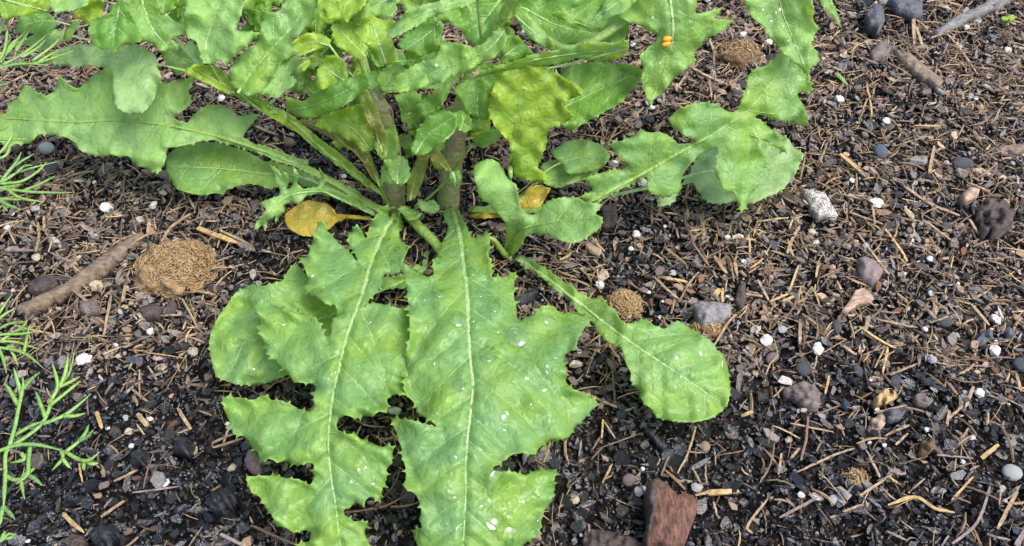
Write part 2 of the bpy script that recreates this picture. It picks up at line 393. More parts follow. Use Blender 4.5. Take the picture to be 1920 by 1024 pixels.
    if mid is not None:
        mz = zf(mid[:, 0], mid[:, 1])
        M3 = P(mid[:, 0], mid[:, 1], mz+0.1)
        sc = np.array([np.linalg.norm(p-CAM) for p in M3])/FPX
        rad = (ribw[1]/2+(ribw[0]-ribw[1])/2*np.linspace(1, 0, len(M3))**1.3)*sc
        if root is not None:
            R = np.asarray(root, float); a = M3[0]; mdl = (R+a)/2+np.array([0, 0, -0.004])
            ext = catmull([R, mdl, a], 6)[:-1]
            M3 = np.vstack([ext, M3]); rad = np.r_[np.linspace(rad[0]*1.25, rad[0], len(ext)), rad]
        v, f = tube_geo(M3, rad, 8, rib_flat); rb = mesh_obj("midrib", v, f, rib_mat, ob)
        rb.matrix_parent_inverse = Matrix.Identity(4)
        if veins:
            parts = []
            for vv in veins:
                Q = P(vv[:, 0], vv[:, 1], zf(vv[:, 0], vv[:, 1])+0.03)
                sc = np.linalg.norm(Q[0]-CAM)/FPX
                parts.append(tube_geo(Q, np.linspace(1.3, 0.5, len(Q))*sc, 4, 0.5))
            v, f = join_geo(parts); vb = mesh_obj("side_veins", v, f, 'vein', ob); vb["kind"] = "stuff"
            vb.matrix_parent_inverse = Matrix.Identity(4)
    LEAF[key] = zf; LEAF_POLYS.append(list(outline))
    return ob

# ================================================================== the ground
def build_ground():
    fx = np.arange(-0.62, 0.6201, 0.004); fy = np.arange(-0.32, 0.6401, 0.004)
    cx = np.geomspace(0.03, 9.4, 14)
    xs = np.r_[-0.62-cx[::-1], fx, 0.62+cx]; ys = np.r_[-0.32-cx[::-1], fy, 0.64+cx]
    X, Y = np.meshgrid(xs, ys); Z = ground_z(X, Y); nx, ny = len(xs), len(ys)
    V = np.stack([X.ravel(), Y.ravel(), Z.ravel()], 1)
    i = np.arange(nx*ny).reshape(ny, nx)
    F = np.stack([i[:-1, :-1].ravel(), i[:-1, 1:].ravel(), i[1:, 1:].ravel(), i[1:, :-1].ravel()], 1)
    me = bpy.data.meshes.new("soil_ground"); me.from_pydata(V.tolist(), [], F.tolist())
    me.polygons.foreach_set("use_smooth", [True]*len(me.polygons)); me.materials.append(M['soil'])
    o = bpy.data.objects.new("ground", me); COL.objects.link(o); o["kind"] = "structure"
    o["label"] = "dark damp soil of the garden bed"
build_ground()
def G(px, py):
    """point on the soil under a photo pixel"""
    p = P(px, py, 0.0)
    for _ in range(4): p = P(px, py, float(ground_z(p[0], p[1]))*1000)
    return p

# ================================================================== the sow thistle
base = G(785, 395)
plant = empty("sow_thistle", base, "large lobed green sow thistle with many toothed leaves and two thick stems", "plant")
young = empty("sow_thistle", G(955, 478), "small young sow thistle with one spoon-shaped and one cupped leaf", "plant")

S1 = catmull([P(738, 396, -3), P(738, 340, 18), P(733, 280, 38), P(714, 205, 60), P(700, 170, 68)], 8)
S2 = catmull([P(838, 394, -3), P(848, 310, 26), P(860, 235, 48), P(876, 165, 67), P(890, 130, 76)], 8)
S3 = catmull([P(876, 165, 67), P(892, 100, 84), P(930, 50, 100), P(985, -40, 124)], 8)
def stem(pts, r0, r1, m='stem'):
    n = len(pts); v, f = tube_geo(pts, np.linspace(r0, r1, n)*(1+0.05*np.sin(np.arange(n)*1.3)), 14)
    return mesh_obj("stem", v, f, m, plant)
stem(S1, 0.0056, 0.0026); stem(S2, 0.0054, 0.0026); stem(S3, 0.0026, 0.0018, 'stalk')
S4 = catmull([P(705, 180, 66), P(650, 60, 66), P(540, -40, 78), P(330, -55, 88), P(190, -40, 90)], 8); stem(S4, 0.0018, 0.0012, 'stalk')
ALLS = np.vstack([S1, S2, S3])
def near_stem(px, py, z):
    p = P(px, py, z); c = ALLS[(ALLS[:, 2] < p[2]+0.002)]
    c = c if len(c) else ALLS
    d = np.linalg.norm(c-p, axis=1)+np.abs(c[:, 2]-p[2]+0.02)*0.6
    return c[np.argmin(d)]

# ---- front right leaf
leaf('fr', [(830,400),(840,425),(836,440),(827,457),(819,480),(811,486),(814,512),(805,519),(795,516),(782,507),(771,501),(755,491),(757,522),(761,540),(765,567),(768,600),(770,630),(762,655),(758,690),(757,727),(764,742),(775,752),(781,772),(792,780),(812,791),(821,801),(810,797),(797,794),(772,788),(731,782),(739,805),(746,820),(752,838),(754,860),(761,873),(762,893),(755,908),(765,920),(777,925),(785,938),(790,958),(785,975),(791,990),(771,995),(776,1010),(782,1024),(800,1062),(830,1090),(868,1118),(905,1095),(950,1060),(985,1020),(1002,1008),(1017,988),(1014,978),(1020,960),(1035,940),(1041,918),(1040,898),(1047,878),(1030,880),(1005,880),(985,890),(965,884),(945,882),(927,882),(926,875),(950,862),(957,853),(975,849),(1005,852),(1012,840),(1030,829),(1067,820),(1080,800),(1097,785),(1110,770),(1125,758),(1092,736),(1077,731),(1062,717),(1061,692),(1060,667),(1065,660),(1080,655),(1082,637),(1095,617),(1112,596),(1082,586),(1067,585),(1052,586),(1039,575),(1015,572),(995,592),(971,600),(970,582),(964,555),(964,530),(970,507),(945,519),(922,520),(921,487),(915,480),(919,450),(912,427),(905,440),(885,446),(877,427),(867,410),(860,392),(845,386)],
     [(845,390,5),(862,440,20),(870,500,33),(877,600,40),(884,720,40),(876,830,38),(873,930,33),(868,1024,26),(865,1110,14),(760,500,34),(765,600,40),(760,700,36),(735,785,34),(756,900,32),(775,1000,26),(970,510,30),(912,430,24),(1112,596,29),(1060,690,36),(1125,758,25),(1047,878,25),(1020,985,22),(960,650,38)],
     [(850,395),(862,440),(868,490),(875,545),(877,600),(880,660),(886,720),(880,790),(876,830),(873,880),(873,930),(868,1024),(865,1100)],
     'green', plant, step=5, tooth=5.2, ripple=1.0, quilt=1.3, curl=2.0, ribw=(13, 2.5), vein_sp=62, label="largest toothed leaf, spread flat over the soil and covered in droplets")
# ---- front left leaf
leaf('fl', [(729,381),(730,405),(742,425),(750,427),(749,440),(755,455),(769,461),(762,475),(755,490),(750,510),(735,516),(722,515),(717,530),(707,547),(690,565),(680,577),(699,565),(715,569),(740,575),(772,580),(778,620),(772,655),(766,700),(760,740),(737,740),(726,747),(726,775),(712,770),(699,782),(687,781),(667,785),(650,779),(637,785),(630,797),(632,807),(655,815),(664,808),(675,822),(697,829),(712,837),(742,837),(737,845),(735,870),(726,878),(726,900),(717,918),(714,943),(697,930),(685,938),(682,952),(667,943),(655,952),(645,957),(646,965),(667,978),(690,978),(685,1000),(692,1013),(694,1024),(690,1050),(665,1085),(620,1060),(575,1030),(552,1020),(580,1015),(582,1000),(572,994),(550,998),(535,990),(517,988),(510,968),(497,953),(487,930),(472,923),(461,900),(461,888),(472,894),(500,892),(524,889),(530,895),(560,900),(580,910),(587,900),(589,870),(580,865),(557,875),(535,864),(520,867),(505,858),(487,868),(482,850),(465,833),(457,820),(437,813),(427,785),(420,768),(417,742),(447,746),(470,750),(487,744),(502,740),(505,749),(530,752),(555,764),(580,772),(587,762),(590,725),(587,720),(562,716),(550,717),(540,701),(517,682),(490,640),(485,600),(477,561),(515,572),(542,584),(570,588),(592,595),(612,633),(621,625),(620,607),(632,587),(630,572),(610,570),(597,560),(566,539),(577,530),(575,515),(570,497),(557,481),(572,482),(580,472),(585,452),(592,430),(602,409),(612,430),(630,450),(645,462),(660,477),(670,490),(667,480),(657,462),(650,450),(669,419),(680,435),(686,447),(692,427),(705,402)],
     [(735,395,16),(729,383,26),(602,410,30),(669,420,26),(697,487,27),(662,580,36),(640,680,37),(618,790,35),(617,860,33),(635,1000,26),(645,1080,14),(560,485,30),(769,462,26),(478,562,33),(500,640,32),(765,600,33),(760,735,33),(418,745,34),(455,815,28),(742,838,34),(462,890,30),(520,985,24),(690,980,24),(714,940,25)],
     [(733,410),(715,445),(697,487),(677,555),(660,600),(647,640),(636,690),(625,735),(618,790),(615,830),(620,890),(628,940),(635,1000),(645,1070)],
     'green', plant, step=5, tooth=5.2, ripple=1.0, quilt=1.3, curl=2.0, ribw=(12, 2.5), vein_sp=60, label="deeply lobed leaf with wide gaps showing soil between its lobes", root=P(745, 398, 4))
# ---- rounded leaf below the front left leaf
leaf('rl', [(555,492),(575,517),(600,545),(640,560),(700,545),(757,540),(790,515),(800,500),(780,495),(757,515),(720,520),(690,560),(660,620),(610,680),(570,700),(539,702),(497,720),(480,722),(442,721),(425,715),(404,706),(396,675),(392,642),(395,625),(405,605),(410,592),(430,567),(441,549),(472,532),(492,536),(530,527),(540,507)],
     [(800,505,6),(750,525,9),(690,550,12),(620,600,16),(555,492,24),(440,550,21),(392,640,17),(440,720,15),(540,700,17),(490,620,22)],
     [(795,505),(750,528),(690,555),(620,590),(560,610),(500,630),(440,650)], 'fresh', plant, step=6, tooth=2.5, ripple=1.3, quilt=1.6, ribw=(10, 2), vein_sp=44,
     label="rounded leaf half hidden under the deeply lobed leaf", root=P(800, 420, 2))
# ---- long leaf to the left
leaf('ll', [(718,400),(707,390),(682,370),(675,360),(645,347),(612,327),(580,312),(577,299),(560,297),(540,291),(507,277),(475,270),(455,257),(465,242),(476,228),(489,213),(447,217),(430,203),(410,198),(390,195),(377,205),(362,215),(352,230),(332,226),(322,218),(345,205),(360,190),(352,172),(367,143),(347,147),(312,157),(290,150),(260,140),(230,132),(207,122),(190,132),(175,140),(160,155),(145,167),(130,160),(112,142),(105,162),(100,172),(85,180),(65,170),(47,157),(32,185),(15,195),(12,212),(0,215),(-40,225),(-70,243),(-40,262),(0,265),(17,277),(25,270),(55,269),(72,252),(95,252),(125,257),(140,267),(155,285),(192,296),(207,290),(225,295),(240,293),(257,312),(275,317),(295,326),(307,310),(312,295),(314,277),(345,272),(375,266),(400,262),(435,272),(480,285),(500,292),(520,303),(550,310),(575,322),(610,337),(645,360),(675,380),(702,405)],
     [(715,398,5),(640,352,18),(575,315,26),(500,283,32),(420,257,37),(350,240,40),(220,224,42),(80,225,38),(-50,240,30),(367,145,50),(489,214,38),(207,124,52),(112,143,47),(47,158,42),(295,325,30),(192,296,32),(60,268,33),(300,290,34)],
     [(715,395),(640,350),(575,315),(500,283),(420,257),(350,240),(290,230),(220,224),(150,228),(80,225),(0,222),(-60,240)],
     'pale', plant, step=6, tooth=2.5, ripple=1.2, quilt=0.8, ribw=(17, 4), vein_sp=70, rib_mat='stalk', label="long pale leaf reaching over the soil towards the dill")
leaf('ov', [(310,305),(315,290),(332,277),(362,267),(400,267),(435,275),(470,287),(495,302),(530,308),(560,318),(640,352),(705,395),(700,405),(640,374),(560,343),(530,340),(510,355),(487,347),(467,344),(445,349),(425,355),(419,365),(400,362),(377,366),(350,360),(332,355),(317,335)],
     [(705,400,4),(640,363,8),(560,330,12),(500,320,16),(400,268,22),(312,310,20),(377,366,15),(510,352,13)],
     [(703,400),(640,363),(560,330),(500,325),(440,318),(380,314),(325,312)], 'green', plant, step=6, tooth=2.2, ripple=0.9, quilt=0.6, ribw=(12, 2), vein_sp=60, label="oval leaf with a smooth rounded end beneath the long pale leaf")
leaf('cf', [(705,390),(662,372),(625,357),(610,352),(607,325),(599,315),(602,332),(597,350),(570,355),(557,345),(560,328),(550,309),(552,330),(550,342),(545,352),(537,355),(542,342),(537,325),(530,322),(527,330),(522,320),(506,309),(510,327),(520,347),(525,357),(522,367),(507,372),(487,380),(497,390),(500,395),(482,415),(476,432),(492,422),(497,434),(502,415),(517,405),(517,420),(525,405),(535,397),(532,385),(545,380),(560,382),(575,367),(600,363),(625,369),(650,382),(680,394),(702,407)],
     [(703,400,4),(650,376,15),(600,357,25),(550,350,33),(506,310,40),(550,310,42),(599,316,36),(487,380,30),(477,432,20),(497,433,22)],
     [(703,400),(650,378),(610,360),(570,360),(540,368),(515,385),(485,422)], 'pale', plant, step=5, tooth=1.5, tsp=10, ripple=1.0, quilt=0.3, ribw=(13, 2), vein_sp=0, label="small curled leaf with narrow frilly lobes")
leaf('y1', [(697,406),(662,404),(640,402),(630,402),(625,392),(615,382),(600,379),(580,375),(562,380),(547,392),(535,402),(534,415),(540,427),(560,440),(582,444),(595,437),(617,430),(630,417),(650,411),(697,413)],
     [(697,410,3),(640,407,6),(580,378,10),(536,410,7),(580,443,6)], [(697,410),(650,407),(620,408),(580,410),(550,412)], 'yellow', plant, step=5, tooth=0.8, ripple=0.7, quilt=0.3, ribw=(7, 1.5), rib_mat='yellow', vein_sp=26, label="small withered yellow leaf lying on the soil", root=P(715, 404, 0))
leaf('y2', [(881,401),(935,398),(965,380),(990,352),(1005,347),(1032,353),(1022,370),(1012,392),(985,405),(935,408),(881,409)],
     [(881,405,3),(935,403,6),(990,355,16),(1030,355,18),(1000,400,8)], [(881,405),(930,403),(970,393),(1005,370),(1022,360)], 'yellow', plant, step=5, tooth=0.8, ripple=0.8, quilt=0.3, ribw=(7, 1.5), rib_mat='yellow', vein_sp=26, label="yellow leaf glimpsed behind the cupped leaf")
# ---- young plant: spoon leaf and cupped leaf
leaf('sp', [(965,482),(980,479),(1010,495),(1040,514),(1062,532),(1071,530),(1082,546),(1110,560),(1127,554),(1140,572),(1154,580),(1160,597),(1177,607),(1192,602),(1212,596),(1225,609),(1245,617),(1255,610),(1271,601),(1290,612),(1310,625),(1332,637),(1345,657),(1360,672),(1365,690),(1370,730),(1367,750),(1355,770),(1340,782),(1315,789),(1285,791),(1252,787),(1232,784),(1220,765),(1207,757),(1195,732),(1182,712),(1184,700),(1170,672),(1165,652),(1145,642),(1122,626),(1116,612),(1104,600),(1085,585),(1072,567),(1047,546),(1022,525),(997,507),(967,487)],
     [(968,484,2),(1040,530,14),(1110,580,22),(1180,640,26),(1280,700,26),(1368,735,17),(1290,790,17),(1190,715,24),(1271,602,23),(1127,555,22),(1192,602,27),(1225,780,18)],
     [(968,484),(1010,510),(1060,548),(1100,578),(1140,610),(1185,643),(1240,680),(1300,720),(1350,755)], 'fresh', young, step=5, tooth=2.6, ripple=1.3, quilt=1.0, ribw=(11, 2), vein_sp=52, label="spoon-shaped leaf with a broad round end lying over the mulch", root=P(957, 480, -1))
leaf('cl', [(887,310),(900,302),(922,297),(935,305),(945,320),(952,335),(967,345),(972,365),(975,385),(985,400),(1000,403),(1012,394),(1025,377),(1047,371),(1085,370),(1095,380),(1130,383),(1116,400),(1129,407),(1127,427),(1110,440),(1085,455),(1065,455),(1042,447),(1027,440),(1000,438),(985,445),(970,470),(960,479),(946,476),(948,445),(947,417),(935,402),(915,382),(897,370),(895,350),(889,335)],
     [(955,476,1),(962,450,10),(970,430,18),(985,415,26),(930,350,44),(889,315,52),(940,325,42),(985,400,26),(1000,404,25),(1060,372,34),(1125,385,40),(1128,420,38),(1065,454,32),(1020,430,28),(1060,415,32)],
     [(955,476),(962,448),(975,430),(1010,420),(1060,415),(1115,410)], 'pale', young, step=5, tooth=2.6, ripple=1.4, quilt=0.8, ribw=(15, 2), vein_sp=40, rib_mat='stalk', label="cupped pale leaf with its edges turned up", root=P(956, 479, -2))
# ---- right hand leaf
leaf('ri', [(1100,377),(1085,369),(1112,357),(1097,335),(1130,322),(1165,318),(1180,310),(1162,295),(1140,272),(1160,265),(1187,254),(1202,242),(1217,248),(1235,247),(1252,252),(1267,265),(1272,271),(1290,270),(1305,266),(1295,260),(1277,250),(1258,236),(1252,222),(1267,210),(1290,197),(1317,191),(1340,195),(1357,205),(1374,211),(1385,203),(1390,185),(1400,162),(1402,142),(1420,127),(1435,125),(1455,105),(1485,85),(1510,70),(1525,84),(1539,113),(1519,129),(1517,145),(1526,171),(1502,174),(1495,177),(1502,190),(1510,205),(1517,236),(1470,227),(1447,225),(1430,216),(1413,219),(1427,224),(1442,237),(1460,252),(1470,270),(1475,289),(1455,277),(1435,265),(1410,260),(1422,267),(1427,282),(1442,305),(1430,322),(1422,332),(1422,350),(1410,362),(1405,377),(1391,400),(1382,380),(1376,362),(1355,352),(1350,340),(1342,332),(1345,305),(1345,285),(1340,277),(1327,284),(1312,290),(1292,310),(1282,325),(1277,342),(1280,352),(1272,362),(1255,370),(1232,370),(1217,357),(1212,332),(1167,352),(1135,372),(1110,385)],
     [(1105,377,30),(1200,328,38),(1300,273,46),(1375,225,52),(1402,210,54),(1455,160,60),(1517,100,66),(1525,170,56),(1517,236,46),(1140,273,50),(1202,243,56),(1252,223,60),(1317,191,64),(1475,288,38),(1391,400,26),(1440,305,34),(1345,330,34),(1280,350,30),(1232,369,28),(1100,340,38)],
     [(1105,376),(1150,352),(1200,326),(1250,298),(1300,270),(1345,245),(1385,218),(1403,205),(1430,175),(1460,135),(1495,100)], 'green', plant, step=6, tooth=4.2, ripple=1.2, quilt=0.7, ribw=(15, 2.5), vein_sp=70, rib_mat='stalk', label="many-lobed leaf arching right over the mulch, its top lobe turned up", root=P(880, 392, 3))
leaf('pu', [(1277,345),(1292,325),(1310,292),(1340,277),(1400,257),(1435,252),(1462,250),(1480,262),(1490,277),(1509,289),(1500,307),(1492,325),(1480,342),(1470,355),(1445,367),(1425,375),(1402,382),(1375,378),(1362,381),(1337,382),(1317,372),(1307,357),(1300,342),(1285,345),(1270,352),(1267,378),(1245,385),(1232,387),(1235,365),(1255,345)],
     (16, -0.05, 0.0), [(1215,352),(1260,340),(1320,322),(1380,318),(1440,312),(1495,295)], 'silver', plant, step=6, tooth=2.8, ripple=1.2, quilt=0.8, ribw=(8, 2), vein_sp=44, label="pale leaf under the many-lobed leaf", root=P(900, 395, 2))
leaf('ut', [(1385,-45),(1388,-20),(1395,0),(1410,32),(1430,47),(1445,72),(1457,88),(1480,108),(1500,128),(1516,144),(1520,122),(1515,100),(1518,85),(1530,62),(1537,53),(1525,39),(1523,0),(1522,-30),(1500,-60)],
     [(1450,-50,98),(1395,0,92),(1525,0,94),(1440,45,84),(1530,55,80),(1516,143,66),(1490,60,82)], [(1440,-55),(1455,-20),(1470,30),(1490,80),(1514,138)], 'pale', plant, step=6, tooth=2.0, ripple=1.3, quilt=0.6, ribw=(6, 2), vein_sp=46, label="drooping pale leaf hanging in from above the mulch", root=S3[-1])
leaf('us', [(1533,-30),(1537,0),(1548,18),(1565,36),(1578,52),(1572,30),(1560,0),(1555,-30)], (70, 0.3, 0.0), [(1545,-28),(1552,5),(1575,48)], 'green', plant, step=6, tooth=1.2, ribw=(3, 1), vein_sp=0, root=P(1440, -60, 100), label="narrow leaf tip beside the drooping pale leaf")
# ---- hanging arrow shaped leaf
leaf('ar', [(1160,32),(1197,47),(1220,60),(1232,65),(1229,77),(1207,97),(1200,105),(1207,132),(1202,150),(1211,175),(1217,203),(1225,187),(1250,167),(1265,147),(1287,130),(1304,115),(1302,100),(1325,72),(1350,62),(1377,39),(1340,34),(1356,14),(1325,22),(1304,26),(1307,0),(1305,-30),(1240,-50),(1170,-35),(1150,-10)],
     [(1240,-45,104),(1260,30,94),(1262,80,84),(1245,130,74),(1218,200,60),(1377,40,84),(1160,20,92),(1203,110,76),(1304,108,74)], [(1252,-42),(1258,10),(1262,60),(1250,115),(1221,190)], 'fresh', plant, step=6, tooth=2.2, tsp=17, ripple=1.1, quilt=0.6, ribw=(8, 2), vein_sp=60, label="arrow-shaped leaf hanging down, with an orange pupa on it", root=S3[-1])
leaf('rr', [(1047,142),(1057,127),(1105,116),(1130,116),(1150,119),(1185,122),(1206,132),(1200,150),(1180,175),(1160,195),(1140,205),(1110,222),(1085,237),(1067,247),(1057,235),(1030,215),(1030,170)], (58, 0.25, 0.01), [(1035,210),(1080,190),(1130,165),(1195,138)], 'dark', plant, tooth=2.6, ripple=1.0, ribw=(5, 1.5), vein_sp=48, root=near_stem(1035, 210, 58), label="deep green leaf with fine spiny edge above bare soil")
leaf('ym', [(930,150),(945,135),(970,125),(1010,122),(1045,138),(1060,150),(1085,160),(1097,172),(1080,183),(1050,193),(1062,205),(1078,217),(1060,230),(1035,240),(1025,250),(1027,265),(1017,292),(1008,315),(1035,332),(1030,339),(1010,343),(985,338),(965,333),(958,307),(957,267),(940,250),(927,235),(915,205),(920,187),(925,165)],
     [(960,330,40),(957,270,56),(970,200,72),(985,130,86),(1097,172,74),(1078,217,66),(917,205,74),(1010,320,42)], [(957,332),(958,290),(965,240),(972,190),(985,135)], 'lime', plant, tooth=2.4, ripple=1.2, ribw=(10, 2), vein_sp=46, rib_mat='stalk', root=P(945, 400, 8), label="yellow-green ragged leaf rising behind the cupped leaf")
leaf('as', [(890,147),(902,136),(940,122),(977,112),(1002,102),(1040,95),(1077,85),(1120,80),(1160,82),(1180,75),(1175,100),(1150,114),(1107,114),(1080,108),(1057,120),(1000,124),(965,131),(927,137)], [(890,147,82),(1000,110,92),(1170,88,94),(1080,108,88),(1120,80,96)], [(1175,90),(1100,97),(1000,112),(930,130),(895,144)], 'green', plant, tooth=1.8, ripple=1.0, ribw=(7, 1.5), vein_sp=50, root=near_stem(1100, 60, 84), label="narrow pointed leaf crossing in front of the yellow-green leaf")
leaf('sr', [(1032,285),(1042,277),(1065,265),(1082,260),(1110,265),(1130,272),(1145,292),(1135,307),(1110,320),(1072,328),(1055,317),(1048,302)], (26, 0.0, -0.01), [(1010,330),(1045,308),(1090,295),(1138,292)], 'green', plant, tooth=1.2, ripple=0.6, ribw=(4, 1.5), vein_sp=36, root=P(900, 392, 4), label="small smooth round leaf near the ground")
leaf('sq', [(1012,312),(1030,300),(1052,303),(1070,328),(1100,325),(1128,312),(1110,332),(1065,346),(1042,353),(1020,343)], (20, 0.0, 0.0), [(1000,345),(1040,335),(1090,328)], 'pale', plant, tooth=1.5, ripple=0.6, ribw=(4, 1), vein_sp=0, root=P(910, 396, 4))
# ---- leaves at the upper left
leaf('pl', [(92,117),(95,108),(112,92),(137,85),(172,82),(190,92),(217,95),(230,86),(250,82),(272,87),(290,102),(295,122),(302,145),(297,165),(287,187),(275,205),(255,215),(232,210),(212,192),(210,160),(212,128),(172,122),(125,124)],
     [(95,115,54),(180,100,62),(290,105,66),(255,214,57),(215,190,58),(295,160,62),(150,124,58)], [(380,140),(330,128),(293,120),(230,108),(160,103),(105,112)], 'silver', plant, tooth=1.8, ripple=1.0, ribw=(6, 1.5), vein_sp=50, label="silvery pale leaf with a folded-down round end", root=P(440, 172, 62))
leaf('pd', [(166,57),(172,40),(207,25),(220,0),(200,-15),(225,-20),(237,12),(252,42),(267,72),(262,78),(232,85),(212,99),(207,92),(190,94),(175,82),(170,70)], (84, 0.5, 0.0), [(225,-15),(222,20),(215,55),(211,92)], 'dark', plant, tooth=2.0, ribw=(4, 1), vein_sp=30, root=P(260, -40, 90))
leaf('pb', [(235,0),(252,45),(270,75),(290,85),(297,95),(332,95),(338,80),(320,78),(322,72),(355,60),(325,37),(312,25),(300,30),(297,0),(296,-20),(235,-20)], (80, 0.5, 0.02), [(262,-18),(272,20),(290,60),(318,90)], 'fresh', plant, tooth=2.5, ribw=(6, 2), vein_sp=34, root=P(380, 128, 66))
leaf('pc', [(-20,-25),(-8,5),(8,38),(40,28),(90,21),(93,-5),(80,-30)], (84, 0.5, 0.0), [(-15,-10),(30,5),(88,20)], 'lime', plant, tooth=1.0, ribw=(8, 3), vein_sp=30, root=P(190, -40, 90))
leaf('pe', [(27,60),(40,27),(75,21),(92,25),(107,42),(100,57),(62,62)], (64, 0.3, 0.0), [(105,40),(70,40),(35,52)], 'dark', plant, tooth=1.5, ribw=(3, 1), vein_sp=26, root=P(190, 30, 66))
leaf('pf', [(35,82),(75,60),(120,55),(123,72),(107,82),(72,96),(62,86)], (52, 0.2, 0.0), [(122,62),(80,72),(42,80)], 'silver', plant, tooth=1.5, ribw=(3, 1), vein_sp=22, root=P(200, 60, 60))
leaf('pg', [(92,-12),(92,10),(105,25),(140,18),(165,8),(172,-14),(130,-30)], (88, 0.4, 0.0), [(150,-18),(120,0),(98,10)], 'pale', plant, tooth=1.5, ribw=(3, 1), vein_sp=20, root=P(210, -40, 92))
leaf('ph', [(139,33),(140,22),(172,0),(190,-8),(196,15),(190,28),(175,40),(170,47),(150,36)], (78, 0.4, 0.0), [(190,0),(170,20),(150,30)], 'lime', plant, tooth=1.2, ribw=(3, 1), vein_sp=0, root=P(230, -20, 84))
leaf('pi', [(297,87),(332,95),(360,75),(380,105),(382,122),(330,140),(312,120)], (54, 0.2, 0.0), [(375,125),(345,110),(310,98)], 'green', plant, tooth=2.0, ribw=(4, 1), vein_sp=24, root=P(420, 150, 60))
leaf('pj', [(118,72),(124,52),(140,38),(150,42),(140,58),(128,80)], (60, 0.4, 0.0), None, 'fresh', plant, tooth=0, vein_sp=0)
# leaf A: yellowish winged stalk rising left with two tall lobes
leaf('A1', [(712,362),(705,350),(640,290),(600,262),(545,215),(470,175),(440,163),(425,143),(408,125),(365,121),(348,128),(352,138),(400,162),(440,180),(520,226),(560,250),(620,300),(690,352)],
     [(710,358,20),(620,290,36),(535,218,50),(440,170,62),(355,130,72)], [(712,360),(620,290),(535,217),(440,168),(360,127)], 'lime', plant, step=6, tooth=0.8, ripple=0.8, ribw=(16, 5), vein_sp=0, rib_mat='stalk', label="winged yellow-green stalk climbing to the upper left", root=P(738, 385, 6))
leaf('A2', [(382,118),(374,95),(367,76),(352,70),(345,45),(348,0),(352,-30),(420,-40),(458,-15),(455,12),(447,40),(443,56),(455,58),(487,61),(470,80),(455,95),(440,105),(425,124),(412,112),(398,120)],
     (84, 0.55, 0.03), [(395,118),(385,90),(395,50),(410,10),(420,-30)], 'pale', plant, tooth=2.4, ripple=1.8, quilt=1.1, ribw=(7, 2), vein_sp=36, label="broad light green lobe standing at the upper left", root=P(420, 155, 64))
leaf('A3', [(428,142),(440,112),(480,82),(490,55),(489,17),(510,25),(525,20),(540,-15),(600,-25),(597,0),(590,20),(584,50),(570,57),(548,73),(560,95),(552,106),(530,112),(522,132),(507,150),(490,178),(465,180),(440,165)],
     (78, 0.5, 0.02), [(448,172),(475,130),(520,80),(560,35),(592,-15)], 'fresh', plant, tooth=2.0, ripple=1.6, quilt=1.0, ribw=(9, 2), vein_sp=36, label="tall lobe with a pale rib beside the broad light green lobe", root=P(520, 210, 52))
leaf('A4', [(535,182),(537,200),(550,215),(582,223),(627,208),(670,181),(690,163),(710,142),(712,131),(690,136),(645,150),(600,170),(567,190)], [(537,200,62),(620,180,78),(710,135,86),(582,222,64)], [(538,205),(580,200),(640,175),(705,138)], 'dark', plant, tooth=1.2, ripple=0.8, ribw=(5, 1.5), vein_sp=0, root=P(540, 220, 50), label="smooth dark leaf blade slanting across the crown")
leaf('A5', [(555,225),(600,226),(640,233),(668,258),(692,283),(702,310),(716,352),(700,337),(680,303),(663,284),(625,262)], (44, 0.7, 0.0), [(712,348),(690,300),(650,255),(570,228)], 'olive', plant, tooth=0, ripple=0.7, ribw=(6, 3), vein_sp=0, rib_mat='stalk', root=P(735, 385, 8), label="olive winged stalk with a reddish tinge")
# ---- crown leaves
def fill_root(mid, zc):
    q = near_stem(mid[0][0], mid[0][1], zc-8); return q if np.linalg.norm(q-P(mid[0][0], mid[0][1], zc)) < 0.028 else None
def crown(key, outline, zc, k, tx, mid, m, tooth=2.0, vs=30, rib=(5, 1.5), rip=1.4, label=None):
    leaf(key, outline, (zc, k, tx), mid, m, plant, tooth=tooth, ripple=rip, ribw=rib, vein_sp=vs, quilt=0.8, root=fill_root(mid, zc), label=label)
crown('c29', [(720,162),(750,137),(780,120),(815,110),(830,77),(865,82),(885,90),(905,82),(937,50),(950,65),(947,85),(927,107),(890,127),(860,135),(840,150),(790,165),(740,173)], 98, 0.35, 0.05, [(945,60),(915,92),(860,118),(800,140),(728,163)], 'fresh', label="glossy wet leaf pointing left across the crown")
crown('c30', [(725,67),(740,45),(770,15),(815,5),(860,-5),(900,-12),(890,2),(820,28),(790,43),(760,58),(735,71)], 112, 0.3, 0.0, [(895,-8),(830,12),(770,35),(730,66)], 'pale', vs=0, label="wet pale leaf lying over the top of the crown")
crown('c31', [(745,82),(780,50),(815,30),(832,45),(826,75),(815,97),(790,104),(765,100)], 90, 0.4, 0.0, [(835,30),(800,65),(760,92)], 'dark')
crown('c32', [(815,40),(820,30),(890,2),(945,-12),(942,25),(915,57),(890,92),(875,77),(865,55),(840,42)], 92, 0.5, 0.0, [(940,-5),(905,40),(870,60)], 'dark')
crown('c33', [(965,-12),(960,25),(985,60),(1005,82),(1040,94),(1080,84),(1120,78),(1160,82),(1182,60),(1172,30),(1152,-14)], 82, 0.4, 0.0, [(975,10),(1040,45),(1100,60),(1165,65)], 'dark')
crown('c33b', [(965,28),(985,25),(1010,45),(1030,70),(1042,94),(1020,90),(990,65)], 88, 0.5, 0.0, [(968,30),(1000,60),(1038,92)], 'pale', vs=0)
crown('c33c', [(1030,25),(1060,22),(1100,38),(1110,52),(1090,50),(1060,40)], 90, 0.5, 0.0, [(1110,52),(1070,38),(1035,26)], 'fresh', vs=0)
crown('c34', [(1109,38),(1120,20),(1135,0),(1150,-20),(1195,-20),(1192,2),(1180,17),(1150,30)], 106, 0.4, 0.0, [(1180,-15),(1150,10),(1114,34)], 'green')
